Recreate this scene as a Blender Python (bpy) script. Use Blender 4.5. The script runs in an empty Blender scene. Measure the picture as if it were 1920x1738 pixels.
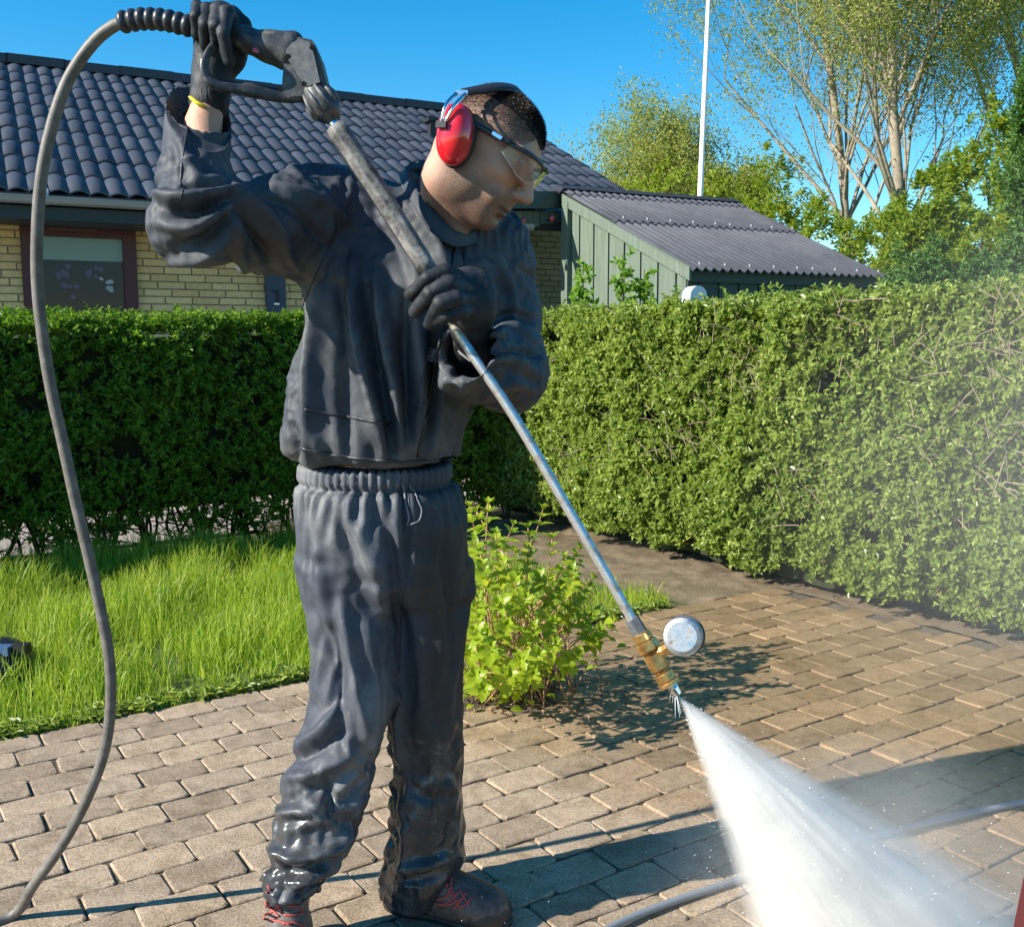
import bpy, math, random
import numpy as np
from mathutils import Vector, Matrix, Euler
random.seed(7); RNG = np.random.default_rng(7)
S = bpy.context.scene
COL = S.collection
R = math.radians

# ---------------------------------------------------------------- camera
FPX, PITCH, CAMH = 1900.0, 0.12, 1.2
cd = bpy.data.cameras.new('camera'); cam = bpy.data.objects.new('camera', cd); COL.objects.link(cam)
cam.location = (0, 0, CAMH); cam.rotation_euler = (math.pi/2 - PITCH, 0, 0)
cd.sensor_width = 36.0; cd.lens = 36.0*FPX/1920.0; cd.clip_start = .05; cd.clip_end = 900
S.camera = cam

# ---------------------------------------------------------------- light
SUN_EL, SUN_AZ = R(30.5), R(23)          # azimuth: travel direction of the light, from +X towards +Y
w = bpy.data.worlds.new('World'); S.world = w; w.use_nodes = True
nt = w.node_tree; bg = nt.nodes['Background']
sky = nt.nodes.new('ShaderNodeTexSky'); sky.sky_type = 'NISHITA'; sky.sun_disc = False
sky.sun_elevation = SUN_EL
to_sun = Vector((-math.cos(SUN_AZ)*math.cos(SUN_EL), -math.sin(SUN_AZ)*math.cos(SUN_EL), math.sin(SUN_EL)))
sky.sun_rotation = math.atan2(to_sun.x, to_sun.y)
sky.air_density = 1.0; sky.dust_density = .2; sky.ozone_density = 3.0; sky.altitude = 300
hs = nt.nodes.new('ShaderNodeHueSaturation'); hs.inputs['Saturation'].default_value = 1.45; hs.inputs['Hue'].default_value = .49
nt.links.new(sky.outputs[0], hs.inputs['Color']); nt.links.new(hs.outputs[0], bg.inputs[0])
bg.inputs[1].default_value = .10
sl = bpy.data.lights.new('sun', 'SUN'); sl.energy = 5.0; sl.angle = R(.53); sl.color = (1, .94, .83)
so = bpy.data.objects.new('sun', sl); COL.objects.link(so)
so.rotation_euler = to_sun.to_track_quat('Z', 'Y').to_euler()
S.view_settings.view_transform = 'Standard'; S.view_settings.look = 'None'
S.view_settings.exposure = 1.05; S.view_settings.gamma = 1.0; S.view_settings.use_curve_mapping = False
S.render.engine = 'CYCLES'
S.cycles.max_bounces = 10; S.cycles.volume_bounces = 6; S.cycles.transparent_max_bounces = 16
S.cycles.volume_step_rate = 1.0

# ---------------------------------------------------------------- picture maths (used only to read positions off the photograph)
CP, SP = math.cos(PITCH), math.sin(PITCH)
def P(u, v, Y):
    "world point at distance Y in front of the camera that the photograph shows at pixel (u, v)"
    a = (u-960)/FPX; b = (869-v)/FPX
    t = Y/(CP + b*SP)
    return np.array([a*t, Y, CAMH + t*(b*CP - SP)])
def G(u, v, z=0.0):
    "the point of the horizontal plane z at pixel (u, v)"
    a = (u-960)/FPX; b = (869-v)/FPX
    t = (z-CAMH)/(b*CP - SP)
    return np.array([a*t, t*(CP + b*SP), z])
def PIX(p):
    "pixel of world points (n,3)"
    p = np.atleast_2d(p); z = p[:,2]-CAMH
    d = p[:,1]*CP - z*SP; u = p[:,1]*SP + z*CP
    return np.stack([960+FPX*p[:,0]/d, 869-FPX*u/d], 1)

# ---------------------------------------------------------------- numpy noise
_pt = RNG.random((64,64,64)).astype(np.float32)*2-1
def vnoise(p):
    p = np.asarray(p, dtype=np.float64); i = np.floor(p).astype(int); f = p-i; f = f*f*f*(f*(f*6-15)+10)
    r = 0
    for dx in (0,1):
        wx = f[...,0] if dx else 1-f[...,0]
        for dy in (0,1):
            wy = f[...,1] if dy else 1-f[...,1]
            for dz in (0,1):
                wz = f[...,2] if dz else 1-f[...,2]
                r = r + wx*wy*wz*_pt[(i[...,0]+dx)&63, (i[...,1]+dy)&63, (i[...,2]+dz)&63]
    return r
def fbm(p, o=3):
    r = 0; a = 1.0; p = np.asarray(p, dtype=np.float64)
    for k in range(o): r = r + a*vnoise(p + 17.3*k); p = p*2.03; a *= .5
    return r

# ---------------------------------------------------------------- mesh helpers
def mesh_np(name, V, F, mat=None, smooth=False, uvq=None):
    "F: (n,3) or (n,4) array, or a list of arrays"
    V = np.asarray(V, dtype=np.float32)
    Fs = F if isinstance(F, list) else [F]
    Fs = [np.asarray(f, dtype=np.int32) for f in Fs if len(f)]
    me = bpy.data.meshes.new(name)
    me.vertices.add(len(V)); me.vertices.foreach_set('co', V.ravel())
    nl = sum(f.size for f in Fs); npoly = sum(len(f) for f in Fs)
    me.loops.add(nl); me.loops.foreach_set('vertex_index', np.concatenate([f.ravel() for f in Fs]))
    tot = np.concatenate([np.full(len(f), f.shape[1]) for f in Fs])
    st = np.concatenate([[0], np.cumsum(tot)[:-1]])
    me.polygons.add(npoly); me.polygons.foreach_set('loop_start', st.astype(np.int32))
    try: me.polygons.foreach_set('loop_total', tot.astype(np.int32))
    except Exception: pass
    me.polygons.foreach_set('use_smooth', np.full(npoly, smooth))
    if mat: me.materials.append(mat)
    me.update(calc_edges=True); me.validate(verbose=False)
    return me
class MB:
    "collects polygons of any size"
    def __init__(s): s.v = []; s.f = []
    def add(s, vs, fs):
        o = len(s.v); s.v += [tuple(map(float, q)) for q in vs]; s.f += [tuple(i+o for i in f) for f in fs]
        return s
    def box(s, c, d, rot=None, ax=None):
        "c centre, d full sizes; ax: 3 axis vectors"
        c = np.array(c, float); hx, hy, hz = [q/2 for q in d]
        if ax is None: ax = np.eye(3)
        ax = np.array(ax, float)
        vs = [c + sx*hx*ax[0] + sy*hy*ax[1] + sz*hz*ax[2] for sx in (-1,1) for sy in (-1,1) for sz in (-1,1)]
        return s.add(vs, [(0,1,3,2),(4,6,7,5),(0,4,5,1),(2,3,7,6),(0,2,6,4),(1,5,7,3)])
    def tube(s, pts, rad, n=8, cap=True, flat=None):
        pts = [np.array(p, float) for p in pts]
        if np.isscalar(rad): rad = [rad]*len(pts)
        m = len(pts); vs = []; fs = []
        t0 = pts[1]-pts[0]; t0 /= np.linalg.norm(t0)
        up = np.array([0,0,1.]) if abs(t0[2]) < .9 else np.array([1.,0,0])
        a = np.cross(t0, up); a /= np.linalg.norm(a)
        for i in range(m):
            t = pts[min(i+1,m-1)] - pts[max(i-1,0)]; t /= (np.linalg.norm(t)+1e-12)
            a = a - t*np.dot(a,t); a /= (np.linalg.norm(a)+1e-12); b = np.cross(t, a)
            for k in range(n):
                th = 2*math.pi*k/n
                vs.append(pts[i] + rad[i]*(math.cos(th)*a + math.sin(th)*b*(flat or 1)))
        for i in range(m-1):
            for k in range(n):
                fs.append((i*n+k, i*n+(k+1)%n, (i+1)*n+(k+1)%n, (i+1)*n+k))
        if cap:
            fs.append(tuple(range(n-1,-1,-1))); fs.append(tuple(range((m-1)*n, m*n)))
        return s.add(vs, fs)
    def prism(s, outline, axis, depth):
        "outline: list of 3-D points (planar), extruded by axis*depth"
        n = len(outline); ax = np.array(axis, float)*depth
        vs = [np.array(p, float) for p in outline] + [np.array(p, float)+ax for p in outline]
        fs = [tuple(range(n-1,-1,-1)), tuple(range(n, 2*n))] + [(i, (i+1)%n, n+(i+1)%n, n+i) for i in range(n)]
        return s.add(vs, fs)
    def mesh(s, name, mat=None, smooth=False):
        me = bpy.data.meshes.new(name); me.from_pydata(s.v, [], s.f)
        if mat: me.materials.append(mat)
        if smooth: me.polygons.foreach_set('use_smooth', [True]*len(me.polygons))
        me.update(); return me
def spl(pts, n=6):
    "Catmull-Rom through points (any dimension)"
    p = [np.array(q, float) for q in pts]; p = [2*p[0]-p[1]] + p + [2*p[-1]-p[-2]]; out = []
    for i in range(1, len(p)-2):
        for k in range(n):
            t = k/n
            out.append(.5*((2*p[i]) + (-p[i-1]+p[i+1])*t + (2*p[i-1]-5*p[i]+4*p[i+1]-p[i+2])*t*t + (-p[i-1]+3*p[i]-3*p[i+1]+p[i+2])*t**3))
    out.append(p[-2]); return out

def link(name, me, parent=None, loc=None, smooth=None, **kw):
    o = bpy.data.objects.new(name, me); COL.objects.link(o)
    if parent is not None: setpar(o, parent)
    if loc is not None: o.location = loc
    for k, v in kw.items(): o[k] = v
    return o
def setpar(o, p):
    o.parent = p
    o.matrix_parent_inverse = Matrix.Translation(-Vector(base_of(p)))
def base_of(p):
    if p is None: return Vector((0,0,0))
    return (p.matrix_parent_inverse.to_translation() if p.parent else Vector((0,0,0))) + p.location + base_of(p.parent)
def thing(name, label, cat, loc=(0,0,0), group=None):
    o = bpy.data.objects.new(name, None); COL.objects.link(o); o.location = loc; o.empty_display_size = .05
    tag(o, label, cat, group); return o
def tag(o, label, cat, group=None):
    o['label'] = label; o['category'] = cat
    if group: o['group'] = group
    return o
def stuff(o): o['kind'] = 'stuff'; return o
def struct(o): o['kind'] = 'structure'; return o

# ---------------------------------------------------------------- materials
def mat(name, color=(.5,.5,.5), rough=.6, metal=0, **kw):
    m = bpy.data.materials.new(name); m.use_nodes = True
    b = m.node_tree.nodes['Principled BSDF']
    b.inputs['Base Color'].default_value = (*color, 1); b.inputs['Roughness'].default_value = rough; b.inputs['Metallic'].default_value = metal
    for k, v in kw.items(): b.inputs[k.replace('_', ' ')].default_value = v
    return m
def N(m, t, **kw):
    n = m.node_tree.nodes.new(t)
    for k, v in kw.items():
        if k in n.inputs: n.inputs[k].default_value = v
        else: setattr(n, k, v)
    return n
def L(m, a, b): m.node_tree.links.new(a, b)
def B(m): return m.node_tree.nodes['Principled BSDF']
def ramp(m, src, stops):
    r = N(m, 'ShaderNodeValToRGB'); e = r.color_ramp.elements
    while len(e) < len(stops): e.new(.5)
    for i, (p, c) in enumerate(stops): e[i].position = p; e[i].color = (*c, 1) if len(c) == 3 else c
    L(m, src, r.inputs[0]); return r
def coord(m, kind='Object', scale=None):
    tc = N(m, 'ShaderNodeTexCoord'); o = tc.outputs[kind]
    if scale is not None:
        mp = N(m, 'ShaderNodeMapping'); mp.inputs['Scale'].default_value = scale if hasattr(scale, '__len__') else (scale,)*3
        L(m, o, mp.inputs[0]); o = mp.outputs[0]
    return o
def geopos(m, scale=None):
    g = N(m, 'ShaderNodeNewGeometry'); o = g.outputs['Position']
    if scale is not None:
        mp = N(m, 'ShaderNodeMapping'); mp.inputs['Scale'].default_value = scale if hasattr(scale, '__len__') else (scale,)*3
        L(m, o, mp.inputs[0]); o = mp.outputs[0]
    return o
def noise(m, co, scale=5, detail=4, rough=.55, dist=0):
    n = N(m, 'ShaderNodeTexNoise'); n.inputs['Scale'].default_value = scale; n.inputs['Detail'].default_value = detail
    n.inputs['Roughness'].default_value = rough; n.inputs['Distortion'].default_value = dist; L(m, co, n.inputs['Vector']); return n
def mix(m, fac, a, b, blend='MIX'):
    n = N(m, 'ShaderNodeMix', data_type='RGBA', blend_type=blend)
    for s, i in ((fac, 0), (a, 6), (b, 7)):
        if isinstance(s, (int, float)): n.inputs[i].default_value = s
        elif isinstance(s, tuple): n.inputs[i].default_value = (*s, 1) if len(s) == 3 else s
        else: L(m, s, n.inputs[i])
    return n.outputs[2]
def math_(m, op, a, b=0, clamp=False):
    n = N(m, 'ShaderNodeMath', operation=op); n.use_clamp = clamp
    for s, i in ((a,0),(b,1)):
        if isinstance(s, (int, float)): n.inputs[i].default_value = s
        else: L(m, s, n.inputs[i])
    return n.outputs[0]
def bump(m, h, strength=.3, dist=.01, prev=None):
    b = N(m, 'ShaderNodeBump'); b.inputs['Strength'].default_value = strength; b.inputs['Distance'].default_value = dist
    L(m, h, b.inputs['Height'])
    if prev is not None: L(m, prev, b.inputs['Normal'])
    L(m, b.outputs[0], B(m).inputs['Normal']); return b.outputs[0]
def leafmat(name, stops, trans=.35, rough=.5, scale=8, seed_attr=True, tcol=1.6):
    "leaf: principled + translucency, colour varies leaf to leaf"
    m = mat(name, (.1,.2,.03), rough); b = B(m); b.inputs['Specular IOR Level'].default_value = .35
    g = N(m, 'ShaderNodeNewGeometry')
    n = noise(m, g.outputs['Position'], scale, 2)
    f = math_(m, 'ADD', math_(m, 'MULTIPLY', g.outputs['Random Per Island'], .62), math_(m, 'MULTIPLY', n.outputs[0], .38))
    r = ramp(m, f, stops); L(m, r.outputs[0], b.inputs['Base Color'])
    t = N(m, 'ShaderNodeBsdfTranslucent'); tc = mix(m, 1.0, r.outputs[0], (tcol, tcol, tcol*.5), 'MULTIPLY'); L(m, tc, t.inputs[0])
    mx = N(m, 'ShaderNodeMixShader'); mx.inputs[0].default_value = trans
    L(m, b.outputs[0], mx.inputs[1]); L(m, t.outputs[0], mx.inputs[2])
    L(m, mx.outputs[0], m.node_tree.nodes['Material Output'].inputs[0]); return m

# ---------------------------------------------------------------- signed distance modelling (organic and cloth shapes)
class SDF:
    def __init__(s, lo, hi, h):
        s.lo = np.array(lo, float); s.h = h; s.n = np.ceil((np.array(hi)-s.lo)/h).astype(int)+1
        s.F = np.full(s.n, 1.0, dtype=np.float32)
        s.ax = [(s.lo[i] + h*np.arange(s.n[i])).astype(np.float32) for i in range(3)]
    def sub(s, lo, hi):
        a = np.clip(np.floor((np.array(lo)-s.lo)/s.h).astype(int), 0, s.n); b = np.clip(np.ceil((np.array(hi)-s.lo)/s.h).astype(int)+1, 0, s.n)
        sl = tuple(slice(a[i], b[i]) for i in range(3))
        X = s.ax[0][sl[0]][:,None,None]; Y = s.ax[1][sl[1]][None,:,None]; Z = s.ax[2][sl[2]][None,None,:]
        return sl, X, Y, Z
    def comb(s, sl, d, k, op):
        f = s.F[sl]
        if f.size == 0: return
        d = np.broadcast_to(d, f.shape).astype(np.float32)
        if op == 'add':
            h = np.maximum(k-np.abs(f-d), 0)/max(k,1e-6); s.F[sl] = np.minimum(f, d) - h*h*k*.25
        else:
            d = -d; h = np.maximum(k-np.abs(f-d), 0)/max(k,1e-6); s.F[sl] = np.maximum(f, d) + h*h*k*.25
    def cone(s, a, ra, b, rb, k=.01, op='add'):
        a = np.array(a, float); b = np.array(b, float); m = max(ra, rb)+k+2*s.h
        sl, X, Y, Z = s.sub(np.minimum(a,b)-m, np.maximum(a,b)+m)
        ab = b-a; L2 = ab@ab+1e-12
        t = np.clip(((X-a[0])*ab[0]+(Y-a[1])*ab[1]+(Z-a[2])*ab[2])/L2, 0, 1)
        d = np.sqrt((X-a[0]-t*ab[0])**2+(Y-a[1]-t*ab[1])**2+(Z-a[2]-t*ab[2])**2) - (ra+(rb-ra)*t)
        s.comb(sl, d, k, op); return s
    def chain(s, pts, rad, k=.01, op='add'):
        for i in range(len(pts)-1): s.cone(pts[i], rad[i], pts[i+1], rad[i+1], k, op)
        return s
    def ell(s, c, r, axes=None, k=.01, op='add'):
        c = np.array(c, float); r = np.array(r, float); m = r.max()+k+2*s.h
        sl, X, Y, Z = s.sub(c-m, c+m); A = np.eye(3) if axes is None else np.array(axes, float)
        q = [((X-c[0])*A[i][0]+(Y-c[1])*A[i][1]+(Z-c[2])*A[i][2]) for i in range(3)]
        k0 = np.sqrt((q[0]/r[0])**2+(q[1]/r[1])**2+(q[2]/r[2])**2)
        k1 = np.sqrt((q[0]/r[0]**2)**2+(q[1]/r[1]**2)**2+(q[2]/r[2]**2)**2)+1e-6
        s.comb(sl, k0*(k0-1)/k1, k, op); return s
    def loft(s, secs, k=.02, op='add', rot=0.0, capr=.01):
        "secs rows: z, cx, cy, a, b sorted by z; elliptical sections stacked along z"
        T = np.array(sorted(secs), float); m = T[:,3:].max()+k+2*s.h
        sl, X, Y, Z = s.sub((T[:,1].min()-m, T[:,2].min()-m, T[0,0]-k-2*s.h), (T[:,1].max()+m, T[:,2].max()+m, T[-1,0]+k+2*s.h))
        zz = Z.ravel(); g = [np.interp(zz, T[:,0], T[:,i])[None,None,:] for i in (1,2,3,4)]
        c_, s_ = math.cos(rot), math.sin(rot)
        x = X-g[0]; y = Y-g[1]; qx = x*c_+y*s_; qy = -x*s_+y*c_
        k0 = np.sqrt((qx/g[2])**2+(qy/g[3])**2); k1 = np.sqrt((qx/g[2]**2)**2+(qy/g[3]**2)**2)+1e-6
        d = k0*(k0-1)/k1
        dz = np.maximum(T[0,0]-Z, Z-T[-1,0])
        d = np.maximum(d, dz) if capr == 0 else np.maximum(d, dz)+0*capr
        s.comb(sl, d, k, op); return s
    def plane_cut(s, p, n, lo, hi):
        "removes everything on the +n side of the plane inside the box lo..hi"
        sl, X, Y, Z = s.sub(lo, hi); n = np.array(n, float); n /= np.linalg.norm(n)
        d = (X-p[0])*n[0]+(Y-p[1])*n[1]+(Z-p[2])*n[2]
        f = s.F[sl]; s.F[sl] = np.maximum(f, np.broadcast_to(d, f.shape)); return s
    def mesh(s):
        F = s.F; F[0]=F[-1]=1; F[:,0]=F[:,-1]=1; F[:,:,0]=F[:,:,-1]=1
        ins = F < 0; n = F.shape
        c = sum(ins[i:n[0]-1+i, j:n[1]-1+j, k:n[2]-1+k].astype(np.int8) for i in (0,1) for j in (0,1) for k in (0,1))
        act = (c > 0) & (c < 8); idx = -np.ones(act.shape, dtype=np.int64); cells = np.argwhere(act); idx[act] = np.arange(len(cells))
        acc = np.zeros((len(cells),3)); cnt = np.zeros(len(cells))
        cor = {(i,j,k): F[cells[:,0]+i, cells[:,1]+j, cells[:,2]+k].astype(float) for i in (0,1) for j in (0,1) for k in (0,1)}
        for a in range(3):
            o = [q for q in range(3) if q != a]
            for p in (0,1):
                for q in (0,1):
                    e0 = [0,0,0]; e0[o[0]] = p; e0[o[1]] = q; e1 = list(e0); e1[a] = 1
                    f0 = cor[tuple(e0)]; f1 = cor[tuple(e1)]; x = (f0 < 0) != (f1 < 0)
                    t = np.where(x, f0/(f0-f1+1e-20), 0)
                    pt = np.tile(np.array(e0, float), (len(cells),1)); pt[:,a] = t
                    acc += pt*x[:,None]; cnt += x
        V = s.lo + s.h*(cells + acc/np.maximum(cnt,1)[:,None])
        quads = []
        for a in range(3):
            b_, c_ = (a+1)%3, (a+2)%3
            sl0 = [slice(1,-1)]*3; sl1 = [slice(1,-1)]*3
            sl0[a] = slice(0,-1); sl1[a] = slice(1,None)
            A = ins[tuple(sl0)]; Bq = ins[tuple(sl1)]; x = A != Bq
            q = np.argwhere(x); off = np.ones(3, int); off[a] = 0; q = q+off
            flip = A[x]
            def cell(db, dc):
                r = q.copy(); r[:,b_] -= db; r[:,c_] -= dc; return idx[r[:,0], r[:,1], r[:,2]]
            Q = np.stack([cell(0,0), cell(1,0), cell(1,1), cell(0,1)], 1)
            Q[~flip] = Q[~flip][:, ::-1]; quads.append(Q)
        return V, np.concatenate(quads)
def vnormals(V, Q):
    d1 = V[Q[:,2]]-V[Q[:,0]]; d2 = V[Q[:,3]]-V[Q[:,1]]; n = np.cross(d1, d2); Nn = np.zeros_like(V)
    for i in range(4): np.add.at(Nn, Q[:,i], n)
    return Nn/(np.linalg.norm(Nn, axis=1, keepdims=True)+1e-12)
def relax(V, Q, it=3, lam=.5):
    for _ in range(it):
        A = np.zeros_like(V); c = np.zeros(len(V))
        for i in range(4):
            j = (i+1)%4
            np.add.at(A, Q[:,i], V[Q[:,j]]); np.add.at(A, Q[:,j], V[Q[:,i]]); np.add.at(c, Q[:,i], 1); np.add.at(c, Q[:,j], 1)
        V = V + lam*(A/np.maximum(c,1)[:,None]-V)
    return V
def folds(V, Nn, lines, front=True):
    "cloth folds: lines = [(points px), half width px, height m]; negative height = crease"
    px = PIX(V); D = np.zeros(len(V))
    fr = (Nn[:,1] < .25) if front else np.ones(len(V), bool)
    for pts, wd, amp in lines:
        pts = spl([np.array(p, float) for p in pts], 5) if len(pts) > 2 else [np.array(p, float) for p in pts]
        best = np.full(len(V), 1e9); bt = np.zeros(len(V)); n = len(pts)-1
        for i in range(n):
            a = pts[i]; ab = pts[i+1]-a; t = np.clip(((px-a)@ab)/(ab@ab+1e-9), 0, 1)
            d = np.linalg.norm(px-a-t[:,None]*ab, axis=1); m = d < best; best[m] = d[m]; bt[m] = (i+t[m])/n
        taper = np.sin(np.pi*np.clip(bt*.9+.05, 0, 1))**.5
        D += 1.25*amp*taper*np.exp(-(best/wd)**1.45)*fr
    return D
def crumple(V, Q, scale_fn, iters=120, beta=.25, lo=-.004, hi=.032, tmax=.03, seed_amp=.003, seed_f=12, free=None, k=.9, grav=0.0):
    """buckle a garment surface: every edge wants to be longer than it is, bending is resisted, the body
    inside and a little slack outside limit it - gives thin-cloth creases (position based)"""
    N0 = vnormals(V, Q)
    E = np.concatenate([Q[:,[0,1]], Q[:,[1,2]], Q[:,[2,3]], Q[:,[3,0]]]); E = np.sort(E, 1); key = np.unique(E[:,0].astype(np.int64)*len(V)+E[:,1]); A, Bq = key//len(V), key % len(V)
    D1 = np.concatenate([Q[:,[0,2]], Q[:,[1,3]]]); C1, C2 = D1[:,0], D1[:,1]
    I = np.concatenate([A, C1]); J_ = np.concatenate([Bq, C2]); d0 = V[J_]-V[I]; mid = (V[I]+V[J_])/2
    sc = scale_fn(mid); Lt = np.linalg.norm(d0*sc, axis=1)
    n = len(V); deg = np.bincount(I, minlength=n)+np.bincount(J_, minlength=n); degE = np.maximum(np.bincount(A, minlength=n)+np.bincount(Bq, minlength=n), 1)[:,None]
    def scat(i, w): return np.stack([np.bincount(i, w[:,c], minlength=n) for c in range(3)], 1)
    def lap(x): return (scat(A, x[Bq])+scat(Bq, x[A]))/degE - x
    fr = np.ones(n) if free is None else free
    p = V + N0*(seed_amp*fbm(V*seed_f, 2)*fr)[:,None]
    for it in range(iters):
        d = p[J_]-p[I]; l = np.linalg.norm(d, axis=1)+1e-9; c = d*((l-Lt)/l*.5)[:,None]
        p = p + 1.4*k*(scat(I, c)-scat(J_, c))/np.maximum(deg, 1)[:,None]*2.0*fr[:,None]
        b = beta*(1.0 if it < iters*.6 else .45); p = p - b*lap(lap(p))*fr[:,None]
        q = p-V; q[:,2] -= grav; dn = (q*N0).sum(1); t = q-N0*dn[:,None]; tl = np.linalg.norm(t, axis=1)+1e-9
        t = t*np.minimum(1, tmax/tl)[:,None]; p = V+t+N0*np.clip(dn, lo, hi)[:,None]
    return p
# ================================================================ GROUND FRAME (paving rows, lawn and both hedges share it)
PHI = .594; ES = np.array([math.cos(PHI), math.sin(PHI), 0]); EN = np.array([-math.sin(PHI), math.cos(PHI), 0])
G0 = np.array([-1.464, 3.009, 0.0]); PL, PW = .175, .1167
def FR(s, n, z=0.0): return G0 + ES*s + EN*n + np.array([0,0,z])
def SN(p): d = np.asarray(p)-G0; return d@ES, d@EN
N_HEDGE = SN(G(0,1088))[1]; S_PAVE = SN(G(1425,1092))[0]; S_HEDGE = SN(G(1500,1120))[0]; S_GRASS = SN(G(1262,1127))[0]
print('frame', N_HEDGE, S_PAVE, S_HEDGE, S_GRASS, SN(G(1050,975)), SN(G(1920,1225)), SN(G(560,1032)), SN(G(950,1335)), SN(G(1050,1290)))

# ---- materials of the ground
m_pave = mat('paver_stone', rough=.8)
oi = N(m_pave, 'ShaderNodeObjectInfo'); gp = geopos(m_pave)
n1 = noise(m_pave, gp, 160, 3, .7); n2 = noise(m_pave, gp, 2.2, 4, .6); n3 = noise(m_pave, gp, 22, 4, .6)
vo = N(m_pave, 'ShaderNodeTexVoronoi'); vo.inputs['Scale'].default_value = 260; L(m_pave, gp, vo.inputs['Vector'])
base = ramp(m_pave, oi.outputs['Random'], [(0, (.27,.205,.142)), (.5, (.335,.262,.186)), (1, (.40,.30,.205))])
c1 = mix(m_pave, .75, base.outputs[0], ramp(m_pave, n1.outputs[0], [(.30,(.32,.30,.28)),(.5,(1,1,1)),(.72,(1.35,1.3,1.25))]).outputs[0], 'MULTIPLY')
c2 = mix(m_pave, .55, c1, ramp(m_pave, n3.outputs[0], [(.3,(.62,.58,.52)),(.6,(1.1,1.1,1.1))]).outputs[0], 'MULTIPLY')
ns_ = noise(m_pave, gp, 6.5, 5, .7, .8); c2 = mix(m_pave, .8, c2, ramp(m_pave, ns_.outputs[0], [(.34,(.66,.63,.56)),(.50,(1,1,1)),(.72,(1.12,1.10,1.08))]).outputs[0], 'MULTIPLY'); c3 = mix(m_pave, .35, c2, ramp(m_pave, vo.outputs['Color'], [(0,(.5,.46,.42)),(.5,(1,1,1)),(1,(1.5,1.45,1.4))]).outputs[0], 'MULTIPLY')
sx = N(m_pave, 'ShaderNodeSeparateXYZ'); L(m_pave, gp, sx.inputs[0])
wet = math_(m_pave, 'ADD', math_(m_pave, 'MULTIPLY', math_(m_pave, 'ADD', sx.outputs[0], math_(m_pave, 'MULTIPLY', math_(m_pave, 'SUBTRACT', sx.outputs[1], 2.75), .9)), 1.6), math_(m_pave, 'MULTIPLY', math_(m_pave, 'SUBTRACT', n2.outputs[0], .5), 2.2), True)
cw = mix(m_pave, 1, c3, (.84,.76,.65), 'MULTIPLY'); L(m_pave, mix(m_pave, wet, c3, cw), B(m_pave).inputs['Base Color'])
rr = math_(m_pave, 'SUBTRACT', .85, math_(m_pave, 'MULTIPLY', wet, math_(m_pave, 'MULTIPLY', n3.outputs[0], .8))); L(m_pave, rr, B(m_pave).inputs['Roughness'])
bump(m_pave, math_(m_pave, 'ADD', n1.outputs[0], math_(m_pave, 'MULTIPLY', n3.outputs[0], .8)), .55, .003)

def soilmat(name, a, b, r0=.95, wet=False):
    m = mat(name, a, r0); g = geopos(m); n_ = noise(m, g, 14, 6, .65); nn = noise(m, g, 90, 4, .7)
    c = ramp(m, n_.outputs[0], [(.3, a), (.7, b)]); L(m, mix(m, .5, c.outputs[0], ramp(m, nn.outputs[0], [(.3,(.5,.5,.5)),(.7,(1.3,1.3,1.3))]).outputs[0], 'MULTIPLY'), B(m).inputs['Base Color'])
    bump(m, math_(m, 'ADD', n_.outputs[0], nn.outputs[0]), .6, .012)
    if wet:
        q = noise(m, g, 5, 3, .5); L(m, ramp(m, q.outputs[0], [(.42,(.12,.12,.12)),(.62,(.6,.6,.6))]).outputs[0], B(m).inputs['Roughness'])
    return m
m_sand = soilmat('joint_sand', (.05,.045,.028), (.17,.135,.095))
m_mud = soilmat('wet_mud', (.17,.13,.088), (.27,.21,.145), wet=True)
m_soil = soilmat('dark_soil', (.03,.022,.014), (.075,.055,.035))
m_turf = soilmat('turf_soil', (.05,.09,.02), (.12,.15,.04))
m_road = soilmat('pale_asphalt', (.26,.225,.20), (.36,.32,.29))
m_far = soilmat('far_field', (.05,.09,.02), (.10,.13,.04))

def sheet(name, outline, z, m):
    me = MB().add([(p[0], p[1], z) for p in outline], [tuple(range(len(outline)))]).mesh(name, m); return struct(link(name, me))
sheet('ground', [(-400,-60),(400,-60),(400,700),(-400,700)], -.05, m_far)
sheet('lawn_soil', [FR(-6,0), FR(S_GRASS+.05,0), FR(S_GRASS+.05-.25,N_HEDGE*.75), FR(S_GRASS-.5,N_HEDGE+.3), FR(-6,N_HEDGE+.3)], -.012, m_turf)
sheet('road', [FR(-14,N_HEDGE+.75), FR(S_HEDGE+1.0,N_HEDGE+.75), FR(S_HEDGE+1.0,N_HEDGE+4.2), FR(-14,N_HEDGE+4.2)], -.03, m_road)
sheet('joint_sand', [FR(-7,0), FR(S_PAVE,0), FR(S_PAVE,-5.5), FR(-7,-5.5)], -.0065, m_sand)
# muddy strip between paving, lawn and the right-hand hedge, with real relief
def relief(name, s0, s1, n0, n1, z, amp, m, step=.02, sc=6):
    ss = np.arange(s0, s1+step, step); nn = np.arange(n0, n1+step, step); A, Bn = np.meshgrid(ss, nn, indexing='ij')
    Pt = G0 + A[...,None]*ES + Bn[...,None]*EN; zz = z + amp*fbm(Pt*sc, 4); Pt[...,2] = zz
    h, k = A.shape; i = np.arange(h*k).reshape(h, k); Q = np.stack([i[:-1,:-1], i[1:,:-1], i[1:,1:], i[:-1,1:]], -1).reshape(-1,4)
    return struct(link(name, mesh_np(name, Pt.reshape(-1,3), Q, m, True)))
relief('mud', S_GRASS-.9, S_HEDGE+.5, .0, N_HEDGE+.8, -.008, .012, m_mud)
relief('mud_border', S_PAVE+.003, S_HEDGE+.5, -4.5, 0, -.006, .012, m_mud)

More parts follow.
